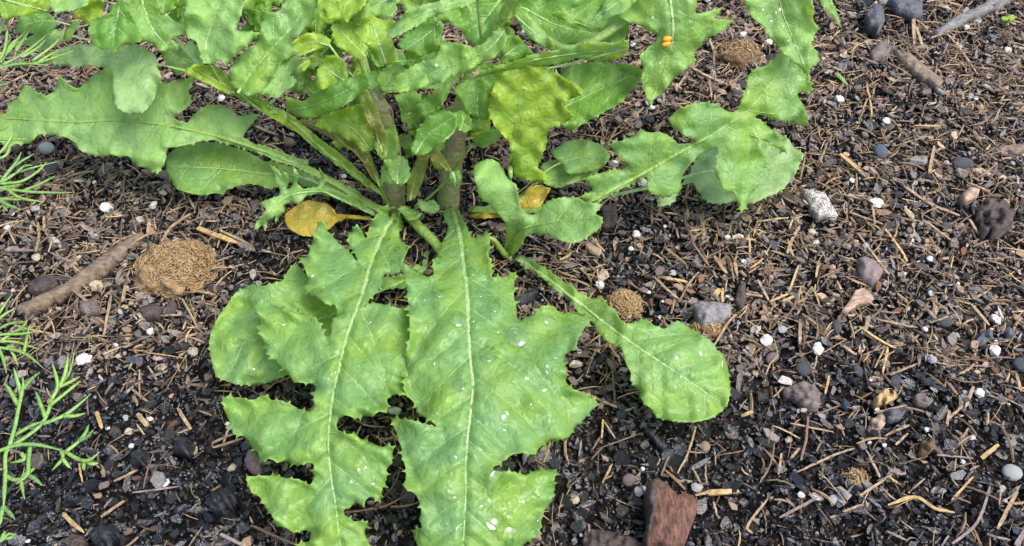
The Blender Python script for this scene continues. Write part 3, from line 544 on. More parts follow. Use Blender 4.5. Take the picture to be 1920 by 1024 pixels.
crown('c35', [(935,110),(950,65),(970,67),(1000,100),(977,113),(940,118)], 84, 0.5, 0.0, [(945,105),(965,90),(985,75)], 'dark')
crown('c1', [(772,292),(776,258),(795,225),(830,205),(856,214),(856,235),(850,250),(825,272),(792,290)], 66, 0.6, 0.0, [(778,288),(805,250),(850,220)], 'dark', label="dark leaf at the foot of the stems")
crown('c2', [(762,215),(790,190),(815,173),(848,153),(838,185),(812,212),(785,222)], 72, 0.5, 0.0, [(765,214),(805,190),(845,158)], 'dark')
crown('c3', [(850,165),(890,145),(938,157),(918,182),(916,225),(892,222),(866,195)], 70, 0.6, 0.0, [(895,222),(895,190),(900,150)], 'dark')
crown('c4', [(852,210),(870,205),(884,224),(886,242),(872,248),(855,240)], 66, 0.7, 0.0, [(862,245),(868,225),(866,208)], 'dark', vs=0)
leaf('c6', [(885,262),(900,250),(922,240),(938,243),(942,256),(926,269),(905,277),(890,272)], (50, 0.4, 0.0), [(885,272),(910,262),(938,250)], 'dark', plant, tooth=0.8, ribw=(9, 3), vein_sp=0, rib_mat='stalk', root=P(772, 396, 4))
crown('c7', [(668,178),(690,170),(712,212),(722,258),(719,292),(706,265),(690,228)], 66, 0.8, 0.0, [(716,285),(700,232),(678,178)], 'olive', tooth=0.6, vs=0)
crown('c8', [(738,178),(768,172),(790,176),(786,205),(780,222),(765,215),(750,200)], 68, 0.7, 0.0, [(778,218),(765,195),(755,178)], 'fresh', vs=0)
crown('c9', [(762,378),(764,340),(780,300),(800,270),(809,280),(796,330),(779,372)], 30, 0.9, 0.0, [(768,376),(782,320),(802,276)], 'olive', tooth=0.4, vs=0)
crown('c9b', [(800,272),(815,274),(838,302),(846,318),(835,322),(815,318)], 42, 0.8, 0.0, [(838,318),(820,300),(805,276)], 'olive', tooth=0.4, vs=0)
crown('c10', [(662,62),(677,37),(695,25),(710,35),(742,40),(732,65),(744,105),(741,121),(712,122),(690,88),(675,70)], 100, 0.45, 0.0, [(725,120),(712,85),(695,35)], 'lime', label="bright yellow-green leaf in the middle of the crown")
crown('c11', [(655,40),(680,10),(700,-12),(735,-14),(745,15),(735,35),(705,30),(690,25),(672,45)], 92, 0.4, 0.0, [(740,-5),(705,10),(668,38)], 'green')
crown('c12', [(590,-15),(660,-20),(690,-2),(660,35),(640,47),(610,30)], 94, 0.4, 0.0, [(675,-10),(640,12),(610,22)], 'lime')
crown('c13', [(622,42),(660,35),(675,60),(692,90),(680,112),(650,102),(625,80)], 84, 0.4, 0.0, [(685,105),(655,75),(632,50)], 'lime')
crown('c14', [(545,82),(575,62),(600,62),(622,75),(612,92),(580,97),(560,106)], 86, 0.3, 0.0, [(618,85),(585,80),(552,92)], 'lime')
crown('c15', [(543,142),(560,115),(588,104),(586,116),(562,138)], 86, 0.4, 0.0, [(546,140),(565,122),(586,107)], 'lime', tooth=0.8, vs=0)
crown('c16', [(490,178),(507,150),(530,110),(556,104),(566,120),(547,142),(557,152),(537,172),(520,184)], 70, 0.4, 0.0, [(515,182),(530,150),(550,112)], 'pale', vs=30)
crown('c17', [(590,170),(595,130),(612,105),(640,108),(655,130),(650,150),(620,165)], 82, 0.5, 0.0, [(645,150),(620,135),(600,120)], 'lime', vs=20)
crown('c18', [(590,235),(600,215),(640,205),(680,195),(690,230),(705,270),(690,290),(665,268),(630,250)], 54, 0.7, 0.0, [(695,280),(660,240),(610,225)], 'lime', vs=22)
crown('c19', [(706,140),(740,118),(765,130),(745,150),(735,172),(712,175)], 74, 0.4, 0.0, [(715,172),(730,150),(755,130)], 'green', vs=20)
crown('c20', [(700,270),(715,240),(740,235),(748,262),(735,300),(715,300)], 52, 0.7, 0.0, [(725,298),(722,270),(730,240)], 'fresh', vs=18)
crown('c21', [(780,120),(800,100),(850,95),(880,112),(860,150),(830,165),(790,168)], 70, 0.4, 0.0, [(860,150),(830,130),(795,115)], 'green', vs=24)
crown('c22', [(880,150),(905,118),(945,120),(950,140),(920,160),(890,165)], 66, 0.4, 0.0, [(885,160),(915,140),(945,128)], 'dark', vs=24)
crown('c23', [(720,300),(745,290),(765,300),(770,330),(752,350),(735,335)], 46, 0.5, 0.0, [(745,345),(745,320),(752,298)], 'fresh', vs=18)
crown('c24', [(843,325),(860,318),(865,335),(853,352),(846,345)], 40, 0.6, 0.0, [(848,322),(853,335),(853,350)], 'green', vs=0)
# small toothed leaves at the stem bases
leaf('b1', [(745,391),(760,385),(775,393),(791,400),(785,408),(767,414),(757,404)], (14, 0.2, 0.0), [(748,392),(768,399),(786,403)], 'green', plant, step=4, tooth=2.0, tsp=8, ribw=(3, 1), vein_sp=0, root=P(735, 395, 2))
leaf('b2', [(782,371),(797,379),(812,374),(826,392),(815,401),(797,399),(786,390)], (18, 0.2, 0.0), [(822,394),(804,388),(786,374)], 'pale', plant, step=4, tooth=2.0, tsp=8, ribw=(3, 1), vein_sp=0, root=P(836, 395, 2))
leaf('b3', [(715,310),(725,318),(745,335),(735,345),(720,340),(712,352),(715,330)], (34, 0.5, 0.0), [(735,345),(725,330),(716,315)], 'fresh', plant, step=4, tooth=2.0, tsp=8, ribw=(3, 1), vein_sp=0, root=P(738, 360, 12))
leaf('b4', [(735,400),(752,408),(758,425),(742,440),(728,430)], (8, 0.1, 0.0), [(748,405),(745,420),(738,434)], 'dark', plant, step=4, tooth=1.5, tsp=8, ribw=(4, 1), vein_sp=0, root=P(752, 398, 1))
def petiole(pts, r0, r1, m='stalk'):
    v, f = tube_geo(catmull(pts, 6), np.linspace(r0, r1, (len(pts)-1)*6+1), 8, 0.8); return mesh_obj("petiole", v, f, m, plant)
petiole([P(762, 400, 3), P(785, 425, 8), P(815, 455, 10), P(840, 490, 10)], 0.0026, 0.0020)
petiole([P(1000, 60, 80), P(1060, 92, 84), P(1112, 76, 84), P(1172, 40, 88)], 0.0022, 0.0018)
v, f = tube_geo(catmull([P(917, 445, 14), P(928, 452, 11), P(938, 466, 5), P(950, 480, 0)], 6), np.linspace(0.0008, 0.0016, 19), 8); mesh_obj("petiole", v, f, 'stalk', young)
# inner leaves that fill the crown behind the ones above
fill = [('green', 0.9), ('dark', 1.0), ('fresh', 0.8), ('lime', 0.7)]
rf = random.Random(5)
for i in range(118):
    cx = rf.uniform(560, 940); cy = rf.uniform(-30, 235)
    if i < 14: cx = rf.uniform(215, 560); cy = rf.uniform(-35, 60)
    if 48 < i < 57: cx = rf.uniform(940, 1150); cy = rf.uniform(-40, 60)
    if 57 <= i < 90: cx = rf.uniform(555, 725); cy = rf.uniform(40, 275)
    if i >= 90: cx = rf.uniform(735, 935); cy = rf.uniform(90, 285)
    zc = 88-0.24*cy-rf.uniform(3, 15); L = rf.uniform(45, 95) if i < 57 else rf.uniform(38, 75); W = L*rf.uniform(0.22, 0.4); a = rf.uniform(0, 6.28)
    prof = [(-.5, .05), (-.3, .5), (-.18, .38), (-.05, .9), (.08, .6), (.22, 1), (.36, .6), (.5, 0)]
    pts = [(t*L, s*W) for t, s in prof]+[(t*L, -s*W*rf.uniform(.8, 1.1)) for t, s in prof[-2::-1]]
    ca, sa = math.cos(a), math.sin(a)
    ol = [(cx+x*ca-y*sa, cy+x*sa+y*ca) for x, y in pts]
    mid = [(cx-.5*L*ca, cy-.5*L*sa), (cx, cy), (cx+.48*L*ca, cy+.48*L*sa)]
    leaf('f%d' % i, ol, (zc, rf.uniform(0.1, 0.7), rf.uniform(-.08, .08)), mid, rf.choice(['green', 'dark', 'fresh', 'lime', 'dark'] if i < 57 else ['lime', 'fresh', 'lime', 'green', 'dark']), plant, step=8, tooth=2.0, tsp=11, ripple=1.8 if i < 57 else 2.8, quilt=0.5, ribw=(4, 1.2), vein_sp=0, root=fill_root(mid, zc))

# ================================================================== the dill
dill = empty("dill_plant", G(-95, 640), "feathery green dill plant with thread-like leaves", "plant")
root = G(-95, 640)
stemtop = root+np.array([-0.004, 0.0, 0.11])
v, f = tube_geo(catmull([root+np.array([0, 0, -0.004]), root+np.array([0.002, 0.002, 0.05]), stemtop], 8), np.linspace(0.0022, 0.0014, 17), 8); mesh_obj("stem", v, f, 'dill', dill)
def frond(strands, z0, start, w=5.0, label=None):
    """strands: pixel polylines; heights drift a little so that the threads stand apart"""
    parts = []; r = random.Random(len(strands)+int(z0))
    a = P(start[0], start[1], z0); h = stemtop*0.55+root*0.45 if z0 < 60 else stemtop
    c = catmull([h, (h+a)/2+np.array([0, 0, 0.006]), a], 8); parts.append(tube_geo(c, np.linspace(0.0011, 0.0009, len(c)), 6))
    for s in strands:
        s2 = catmull(s, 5); n = len(s2); e = r.uniform(-2, 5)
        z = z0+np.linspace(0, 1, n)**1.3*e
        Q = P(s2[:, 0], s2[:, 1], z); sc = np.linalg.norm(Q[0]-CAM)/FPX
        parts.append(tube_geo(Q, (w/2)*sc*np.interp(np.linspace(0, 1, n), [0, .7, 1], [1, .85, .18]), 6, 0.7))
    v, f = join_geo(parts); o = mesh_obj("frond", v, f, 'dill', dill)
    if label: o["label"] = label
frond([[(-45,150),(0,128),(40,120),(92,122)],[(20,122),(70,118),(139,95)],[(5,122),(45,100),(98,57)],[(40,108),(70,90),(88,72)],[(-20,130),(8,95),(16,22)],[(-10,125),(30,80),(55,48)],[(30,95),(45,72),(60,45)],[(0,118),(20,85),(42,66)],[(60,115),(100,85),(112,70)],[(85,121),(95,115),(100,106)],[(36,122),(42,116),(44,112)],[(-20,80),(0,60),(14,20)],[(-30,165),(0,160),(16,157)],[(70,118),(90,105),(108,95)]], 70, (-45,150), 5.8)
frond([[(-40,345),(0,342),(30,325),(60,315),(108,303)],[(0,342),(25,313),(64,288)],[(10,328),(30,305),(40,285)],[(0,345),(40,340),(70,322),(88,303)],[(-20,350),(40,358),(80,361),(135,361)],[(15,357),(40,372),(82,379)],[(45,357),(75,345),(103,330)],[(0,352),(20,350),(41,345)],[(-20,372),(20,374),(39,375)],[(0,376),(15,385),(39,393)],[(-15,300),(10,275),(25,247)],[(-10,300),(12,290),(22,262)],[(-30,262),(25,261),(52,261)],[(-20,250),(5,242),(22,234)],[(30,325),(45,312),(60,310)],[(8,378),(8,388),(14,396)]], 56, (-40,345), 5.8)
frond([[(-40,655),(-10,600),(23,551)],[(-20,620),(5,592),(31,577)],[(-20,630),(10,610),(43,602)],[(-30,640),(0,628),(40,626),(77,620)],[(-30,645),(20,640),(71,654)],[(-20,650),(20,655),(50,665),(80,689)],[(15,648),(25,665),(34,686)],[(45,660),(50,635),(54,611)],[(0,640),(30,622),(65,612)],[(-10,640),(5,670),(12,700)],[(20,625),(40,615),(52,600)]], 52, (-40,650), 5.6)
frond([[(-50,860),(0,845),(25,836),(57,833),(90,838),(123,847)],[(123,847),(145,830),(160,812),(167,796)],[(150,826),(165,818),(175,806)],[(123,847),(140,858),(158,864),(172,860),(187,847)],[(158,864),(172,870),(185,868)],[(158,864),(157,874),(157,882)],[(115,846),(117,860),(97,883)],[(117,860),(125,870),(132,878)],[(57,834),(54,860),(51,890),(30,908)],[(51,890),(65,898),(79,910)],[(54,886),(62,880),(66,880)],[(52,885),(40,900),(46,936)],[(25,836),(11,850),(10,890),(8,930),(6,955)],[(10,892),(28,900),(48,895)],[(6,950),(18,962),(28,974)],[(6,950),(2,970),(0,985)],[(40,850),(45,862),(18,868)],[(18,836),(28,800),(34,770),(43,725),(42,705)],[(43,730),(58,712),(75,698)],[(34,760),(20,735),(8,717)],[(40,740),(32,712),(26,690)],[(23,836),(55,815),(78,795),(91,771),(97,748),(115,720),(131,697),(140,657)],[(97,748),(108,722),(97,677)],[(110,728),(122,700),(128,665)],[(94,760),(125,735),(151,714)],[(80,795),(112,783),(140,765),(171,738)],[(120,780),(140,780),(160,775)],[(85,782),(75,755),(66,733)],[(112,725),(128,718),(150,706)],[(30,815),(55,800),(80,790)]], 48, (-50,860), 7.2)
frond([[(-40,1030),(0,1015),(15,1002),(32,1003)],[(0,1015),(8,1000),(10,998)],[(5,1010),(20,1008),(30,1000)]], 44, (-40,1030), 6.0)

# ================================================================== things lying on the soil
LANDMARKS = [((330,505), "the tan fibre clump"), ((150,500), "the long brown stick"), ((1335,585), "the grey square stone"), ((1538,380), "the speckled stone"),
 ((1260,960), "the reddish wood block"), ((1632,505), "the round mauve stone"), ((1508,740), "the mauve bark chunk"), ((1647,291), "the blue-grey pebble"),
 ((1830,25), "the long grey stick"), ((1725,125), "the thick brown twig"), ((1380,105), "the brown fibre patch"), ((90,780), "the lowest dill frond"),
 ((415,940), "the big charcoal lump"), ((190,1005), "the charcoal lumps at the bed's lower edge"), ((1892,892), "the pale round pebble"), ((1820,610), "the slate chips"),
 ((1720,940), "the arched golden straw"), ((1170,580), "the straw-coloured fibre tuft"), ((60,330), "the middle dill frond"), ((1280,700), "the spoon-shaped leaf"),
 ((1400,330), "the many-lobed leaf"), ((580,440), "the withered yellow leaf"), ((600,860), "the deeply lobed leaf"), ((350,330), "the oval leaf"), ((1870,470), "the crumbly bark heap"), ((1560,860), "the forked straw")]
def near(px, py):
    return min(LANDMARKS, key=lambda l: (l[0][0]-px)**2+(l[0][1]-py)**2)[1]
BBOX = []
def covered(px, py):
    while len(BBOX) < len(LEAF_POLYS):
        q = np.array(LEAF_POLYS[len(BBOX)]); BBOX.append((*q.min(0), *q.max(0)))
    return any(b[0] <= px <= b[2] and b[1] <= py <= b[3] and bool(in_poly(px, py, pl)) for b, pl in zip(BBOX, LEAF_POLYS))
used = []
# ---- stones and chunks with traced outlines
def chunk(name, outline, th, m, label, cat, dome=0.25, rough=0.5, step=4, sink=1.5, group=None, jag=1.2):
    r = random.Random(len(label)*3+int(outline[0][0])); poly = []
    n = len(outline)
    for i in range(n):
        a = np.array(outline[i], float); b = np.array(outline[(i+1) % n], float); k = max(1, int(np.hypot(*(b-a))/7))
        for j in range(k):
            p = a+(b-a)*j/k; poly.append((p[0]+r.uniform(-jag, jag)*(j > 0), p[1]+r.uniform(-jag, jag)*(j > 0)))
    o = np.array(outline, float); lo, hi = o.min(0), o.max(0); c = o.mean(0); gz = float(G(c[0], c[1])[2])*1000+1.0
    gx, gy = np.meshgrid(np.arange(lo[0], hi[0], step), np.arange(lo[1], hi[1], step)); gx, gy = gx.ravel(), gy.ravel()
    rj = np.random.default_rng(n); gx = gx+rj.uniform(-.42, .42, gx.shape)*step; gy = gy+rj.uniform(-.42, .42, gy.shape)*step
    ok = in_poly(gx, gy, poly); gx, gy = gx[ok], gy[ok]; ok = dist_poly(gx, gy, poly, True) > step*0.45; gx, gy = gx[ok], gy[ok]
    vs = [Vector(p) for p in poly]+[Vector((a, b)) for a, b in zip(gx, gy)]; n = len(poly)
    v2, e2, f2, *_ = delaunay_2d_cdt(vs, [(i, (i+1) % n) for i in range(n)], [], 0, 0.01)
    v2 = np.array([tuple(v) for v in v2]); F = [f for f in f2 if len(f) == 3 and in_poly(*v2[list(f)].mean(0), poly)]
    d = dist_poly(v2[:, 0], v2[:, 1], poly, True); nz = make_noise(n+7, 14, 2*math.pi/24.0)
    top = gz+th*(1-dome+dome*np.clip(d/14, 0, 1))+rough*nz(v2[:, 0], v2[:, 1])
    V = P(v2[:, 0], v2[:, 1], top)
    F = [f if np.dot(np.cross(V[f[1]]-V[f[0]], V[f[2]]-V[f[0]]), (0, 0, 1)) > 0 else f[::-1] for f in F]
    edge = {}
    for f in F:
        for a, b in ((f[0], f[1]), (f[1], f[2]), (f[2], f[0])): edge[(a, b)] = 1
    rim = [(a, b) for (a, b) in edge if (b, a) not in edge]
    nv = len(V); B = V.copy(); B[:, 2] = gz*0.001-sink*0.001
    cen = B[:, :2].mean(0); B[:, :2] = cen+(B[:, :2]-cen)*1.04
    faces = list(F)+[(b, a, a+nv, b+nv) for a, b in rim]+[tuple(i+nv for i in f[::-1]) for f in F]
    ob = mesh_obj(name, np.vstack([V, B]), faces, m, None, smooth=True); used.append((c[0], c[1], max(hi-lo)*0.5))
    return tag(ob, label, cat, group)
wb = chunk("wood_block", [(1217,902),(1235,897),(1252,908),(1272,928),(1285,924),(1300,928),(1311,940),(1305,965),(1297,985),(1285,1018),(1257,1022),(1235,1013),(1215,1020),(1211,998),(1220,968),(1215,928)], 15, 'redwood', "thick reddish-brown block of weathered wood on black soil", "wood", rough=0.35, dome=0.12, step=5)
be = chunk("bark_edge", [(1216,901),(1236,896),(1241,925),(1233,960),(1221,1002),(1209,1003),(1217,968),(1211,928)], 16.2, 'darkbark', "dark edge", None, rough=0.6); del be["label"]; be.parent = wb
chunk("bark_slab", [(1098,990),(1140,995),(1175,1003),(1206,1018),(1225,1030),(1160,1045),(1100,1035),(1094,1012)], 5, 'darkbark', "dark flat bark slab beside the reddish wood block", "bark", rough=0.8)
chunk("stone", [(1300,570),(1315,564),(1350,567),(1370,570),(1371,590),(1350,600),(1320,609),(1312,597)], 7, 'greystone', "grey square-cornered stone among the straw near the spoon-shaped leaf", "stone", rough=0.4)
chunk("stone", [(1505,353),(1522,355),(1547,361),(1562,386),(1571,403),(1565,408),(1550,401),(1537,406),(1522,385)], 4, 'speckstone', "pale stone with black speckles beside the many-lobed leaf", "stone", rough=0.35)
chunk("stone", [(1610,484),(1622,480),(1638,486),(1650,498),(1656,510),(1648,524),(1635,532),(1618,524),(1610,505)], 6, 'pinkstone', "rounded mauve-grey stone lying in the mulch", "stone", rough=0.3, dome=0.5)
chunk("bark_chip", [(1605,544),(1620,539),(1630,547),(1639,559),(1615,568),(1590,582),(1580,580),(1592,565)], 4, 'tanbark', "pinkish tan wedge of bark with a splintered edge", "bark", rough=0.5)
chunk("bark_chunk", [(1470,727),(1507,714),(1527,722),(1539,737),(1537,762),(1512,763),(1490,747)], 7, 'bark', "mauve-grey triangular bark chunk on the mulch", "bark", rough=0.6)
chunk("stick", [(27,575),(62,558),(120,532),(175,490),(220,458),(265,433),(262,447),(232,472),(187,512),(140,537),(100,557),(50,583)], 6, 'stick', "long broad brown stick lying beside the tan fibre clump", "stick", rough=0.5)
chunk("bark_chunk", [(52,530),(80,514),(105,515),(100,535),(70,548),(52,545)], 6, 'darkbark', "dark bark chunk beside the long broad brown stick", "bark", rough=0.6)
chunk("bark_chip", [(1632,97),(1650,77),(1673,86),(1665,100),(1640,110)], 5, 'bark', "mauve bark chip touching the thick brown twig", "bark")
chunk("stick", [(1680,92),(1700,95),(1722,112),(1750,135),(1770,152),(1760,162),(1738,150),(1710,128),(1690,108)], 6, 'stick', "thick brown twig lying slanted on the mulch", "stick", rough=0.5)
chunk("stick", [(1754,56),(1790,32),(1840,8),(1880,-12),(1910,-20),(1905,-6),(1870,12),(1830,26),(1800,42),(1760,60)], 6, 'greystick', "long weathered grey stick lying across the mulch", "stick", rough=0.4)
chunk("stick", [(1855,276),(1890,272),(1925,268),(1925,280),(1890,284),(1858,285)], 4, 'stick', "short pale twig end by the crumbly bark heap", "stick")
chunk("stone", [(1625,25),(1640,5),(1655,15),(1660,35),(1650,60),(1635,45)], 7, 'slate', "dark slate stone by a white perlite grain near the drooping leaf", "stone", rough=0.6)
chunk("stone", [(1668,-5),(1700,-12),(1730,5),(1730,28),(1705,22),(1685,15)], 6, 'slate', "broad flat slate stone under an upright straw", "stone", rough=0.4)
chunk("bark_chunk", [(1835,390),(1850,370),(1885,375),(1905,395),(1895,430),(1865,440),(1840,425)], 9, 'darkbark', "crumbly heap of dark bark", "bark", rough=1.6, step=4)
chunk("bark_chip", [(1805,362),(1820,350),(1838,352),(1835,365),(1812,378)], 5, 'tanbark', "orange-tan bark chip beside the crumbly heap of dark bark", "bark")
chunk("slate_chip", [(1845,620),(1860,612),(1862,632),(1845,645),(1830,648),(1832,635)], 3, 'slate', "blue-grey slate chip pointing down beside a perlite grain", "stone")
chunk("slate_chip", [(1870,612),(1885,606),(1905,620),(1900,630),(1880,622)], 3, 'slate', "mauve slate chip beside the blue-grey slate chip", "stone")
chunk("bark_chip", [(1385,575-40),(1398,528),(1400,560),(1392,580),(1380,560)], 5, 'darkbark', "dark upright bark sliver beside the grey square stone", "bark")
chunk("bark_chip", [(1660,770),(1685,762),(1700,768),(1690,786),(1668,787)], 5, 'slate', "grey slate-coloured chip above the straws", "bark")
chunk("bark_chip", [(1636,785),(1655,772),(1663,790),(1650,806),(1634,805)], 6, 'tanbark', "reddish bark chip below the slate-coloured chip", "bark")
chunk("bark_chip", [(1730,825),(1750,820),(1755,838),(1738,852),(1728,845)], 6, 'coirdark', "rust-brown crumbly chip among black crumbs", "bark", rough=1.0)
chunk("bark_chip", [(1715,742),(1730,735),(1750,752),(1738,760),(1722,755)], 4, 'bark', "grey ridged bark chip with parallel lines", "bark")
chunk("dead_leaf", [(1640,745),(1660,728),(1680,735),(1685,745),(1660,755),(1640,762)], 4, 'gold', "crumpled golden brown dead leaf scrap on the mulch", "leaf scrap", rough=1.2, step=4)
chunk("wood_chip", [(1100,456),(1118,445),(1128,470),(1120,476),(1098,462)], 4, 'tanbark', "curled tan wood chip under the cupped leaf", "wood chip")
chunk("bark_chip", [(1130,385),(1155,380),(1158,410),(1140,425),(1128,418)], 5, 'darkbark', "dark flat bark chip beside the cupped leaf", "bark")
chunk("charcoal_lump", [(385,935),(400,918),(425,912),(443,928),(440,948),(420,962),(395,955)], 11, 'charcoal', "big wet bluish charcoal lump beside the deeply lobed leaf", "charcoal", rough=1.5, step=4, dome=0.6)
chunk("charcoal_lump", [(165,1000),(185,982),(215,985),(222,1005),(205,1022),(175,1022)], 10, 'charcoal', "wide black charcoal lump by the orange splinter", "charcoal", rough=1.4, step=4, dome=0.6)
chunk("charcoal_lump", [(322,822),(340,815),(358,825),(360,845),(345,856),(325,848)], 10, 'charcoal', "round black charcoal lump above the small white oval grain", "charcoal", rough=1.2, step=4, dome=0.6)
chunk("charcoal_lump", [(243,850),(262,840),(278,850),(278,868),(258,875),(244,868)], 9, 'charcoal', "black charcoal lump capped by a white grain", "charcoal", rough=1.2, step=4, dome=0.6)
chunk("bark_chip", [(118,1012),(135,1000),(157,1005),(160,1024),(130,1035)], 5, 'darkbark', "dark purple bark flake touching the wide charcoal lump", "bark", rough=0.6)
chunk("bark_chip", [(260,582),(265,575),(290,568),(302,575),(295,590),(270,592)], 5, 'darkbark', "dark bark flake between the fibre clump and a cream grain", "bark")
chunk("bark_chip", [(150,567),(175,562),(185,572),(170,585),(148,582)], 5, 'bark', "grey bark flake at the end of a thin twig", "bark")
chunk("charcoal_stick", [(965,562),(985,548),(1005,538),(1010,546),(990,560),(970,570)], 7, 'charcoal', "short charred stick between the largest leaf and the spoon-shaped leaf", "stick", rough=0.5)
chunk("charcoal_stick", [(1209,805),(1214,801),(1235,820),(1251,835),(1246,840),(1228,826)], 5, 'charcoal', "thin black charred stick under the tip of the spoon-shaped leaf", "stick", rough=0.3)
chunk("stone", [(458,862),(466,842),(478,845),(487,860),(486,880),(472,884),(462,876)], 8, 'pinkstone', "pinkish grey stone tucked beside the deeply lobed leaf", "stone", dome=0.5, rough=0.3)

# ---- rounded pebbles and perlite
def blob_mesh(name, seed, jit, subdiv=2):
    import bmesh
    bm = bmesh.new(); bmesh.ops.create_icosphere(bm, subdivisions=subdiv, radius=1.0)
    nz = make_noise(seed, 16, 2.2); nz2 = make_noise(seed+50, 16, 5.0)
    for v_ in bm.verts:
        c = v_.co.copy(); v_.co = c*(1+jit*float(nz(c.x+c.z*1.7, c.y-c.z*0.9))+jit*0.4*float(nz2(c.x-c.z, c.y+c.z*1.3)))
    me = bpy.data.meshes.new(name); bm.to_mesh(me); bm.free(); return me
blobs = [blob_mesh("grain", 20+i, 0.14) for i in range(6)]; smoothb = [blob_mesh("pebble", 60+i, 0.06) for i in range(4)]
for b in smoothb: b.polygons.foreach_set("use_smooth", [True]*len(b.polygons))
MESH_CACHE = {}
def with_mat(me, m):
    k = (me.name, m)
    if k not in MESH_CACHE:
        c = me.copy(); c.materials.clear(); c.materials.append(M[m]); MESH_CACHE[k] = c
    return MESH_CACHE[k]
def put(name, me, px, py, rx, ry, rz, label, cat, group=None, lift=0.35):
    p = G(px, py); s = scale_at(py); o = bpy.data.objects.new(name, me); COL.objects.link(o)
    sx = rx*s; sz = max(sx*0.55, min(ry, rx)*s*0.85); o.scale = (sx, ry*s*1.12, sz)
    o.location = (p[0], p[1], p[2]+0.0016+sz*lift); o.rotation_euler = (random.uniform(-.25, .25), random.uniform(-.25, .25), rz)
    used.append((px, py, rx)); return tag(o, label, cat, group)
PERL = [(1655,8,10),(1810,57,5),(1886,100,7),(1572,192,8),(1659,233,7),(1815,187,6),(1826,190,5),(1640,388,11),(1772,311,5),(1527,460,6),(1620,467,7),(1595,343,5),(1917,301,6),(1740,491,5),(1895,478,4),(1677,466,6),
 (1192,445,8),(1389,449,4),(1362,450,5),(1182,472,5),(1260,517,6),(1394,496,5),(1124,539,8),(1215,553,4),(1242,570,4),(1465,623,7),(1435,644,11),(1530,652,6),(1361,562,4),(1246,429,3),(1255,447,3),(1530,662,9),(1862,603,9),(1862,662,10),(1832,742,9),(1805,742,5),(1731,622,5),(1691,516,5),(1867,592,4),(1742,556,5),(1744,679,8),(1629,717,3),(1887,762,3),(1864,647,4),
 (1200,925,10),(1304,918,9),(1204,883,4),(1500,932,6),(1495,775,4),(1089,1007,3),(1559,940,8),(1735,810,5),(1655,839,4),(1819,825,5),(1640,771,6),(1875,919,5),(1802,870,4),(1627,835,4),(1880,943,4),
 (285,626,6),(229,590,5),(17,434,6),(220,651,4),(316,551,3),(26,405,5),(239,788,5),(206,807,4),(250,841,5),(429,799,4),(431,807,4),(437,953,4),(284,790,5),(57,1018,4),(204,396,10),(290,390,7),(70,397,7),(180,347,4),(162,679,12),(1086,666,5),
 (1391,70,6),(1395,88,6),(1440,85,7),(1325,4,7),(1186,88,6),(1221,208,6),(1235,194,4),(1429,112,5),(416,191,7),(560,197,4),(646,336,5),(549,257,4),(1205,350,8),(985,478,3)]
for i, (x, y, r_) in enumerate(PERL):
    lab = "white perlite grain close to "+near(x, y)
    put("perlite_grain", with_mat(blobs[i % 6], 'perlite' if i % 5 else 'greyperl'), x, y, r_*1.05, r_*0.95, i*1.7, lab, "grain", "perlite grains near "+near(x, y))
put("perlite_grain", with_mat(blobs[2], 'perlite'), 307, 912, 13, 7, 0.1, "small white oval grain among black charcoal crumbs", "grain")
put("perlite_grain", with_mat(blobs[3], 'perlite'), 742, 775, 14, 6, -0.1, "white oval grain in the gap between the two big front leaves", "grain")
CREAM = [(1520,440,6),(274,596,10),(72,489,7),(185,542,11),(437,882,7),(96,1014,5),(245,813,6),(309,367,6),(365,665,8),(1077,941,8),(1476,829,6)]
for i, (x, y, r_) in enumerate(CREAM):
    put("cream_grain", with_mat(blobs[(i+1) % 6], 'cream'), x, y, r_*1.1, r_*0.95, i*2.1, "cream coloured grain close to "+near(x, y), "grain", "cream grains near "+near(x, y))
for (x, y, rx, ry, m, lab) in [(1647,292,14,16,'blue',"smooth blue-grey pebble beside a golden straw"), (92,286,14,13,'greyperl',"pale greenish white pebble under the long pale leaf"),
  (97,325,22,11,'slate',"flat slate pebble beside the middle dill frond"), (1502,698,15,15,'slate',"round dark slate pebble above the mauve bark chunk"), (1892,892,18,15,'greyperl',"big pale round pebble half sunk in black crumbs"),
  (1320,842,11,9,'tanstone',"tan round pebble below the spoon-shaped leaf"), (543,273,12,9,'tanstone',"small brown pebble between two leaf stalks"), (1190,223,8,9,'tanstone',"small tan pebble in the dark gap above the many-lobed leaf"),
  (1445,677,15,9,'pinkstone',"flat pinkish pebble beside a pale cluster of grains"), (1566,619,17,8,'slate',"long dark slate pebble beside an orange scrap"), (1770,430,8,8,'slate',"little slate pebble at the end of a straw"),
  (1765,608,16,12,'slate',"dark rounded lump above the slate chips"), (1910,690,18,14,'slate',"large dark slate pebble at the far right mulch"), (1178,905,12,12,'pinkstone',"mauve pebble beside the reddish wood block"),
  (1165,865,13,12,'charcoal',"glossy bluish charcoal lump above the mauve pebble"), (1225,875,14,13,'charcoal',"glossy charcoal lump above the reddish wood block"), (1262,872,14,18,'charcoal',"cracked charcoal lump above the reddish wood block"),
  (1320,815,15,10,'charcoal',"smooth black charcoal lump over the tan round pebble"), (1060,945,14,12,'charcoal',"black lump beside the tip of the largest leaf"), (1800,316,20,14,'slate',"dark purple stone right of an upright straw"), (1605,700,9,12,'slate',"narrow dark pebble beside a standing straw"),
  (1552,188,7,6,'slate',"tiny slate pebble by two perlite grains"), (1690,770,10,9,'slate',"small blue slate pebble under the golden scrap"), (1675,720,16,9,'slate',"dark flat pebble beside the crumpled golden scrap"), (175,915,11,10,'charcoal',"rounded charcoal lump near a grey twig")]:
    put("charcoal_lump" if m == 'charcoal' else "pebble", with_mat(smoothb[int(x) % 4] if m != 'charcoal' else blobs[int(x) % 6], m), x, y, rx, ry, x*0.37, lab, "charcoal" if m == 'charcoal' else "pebble")

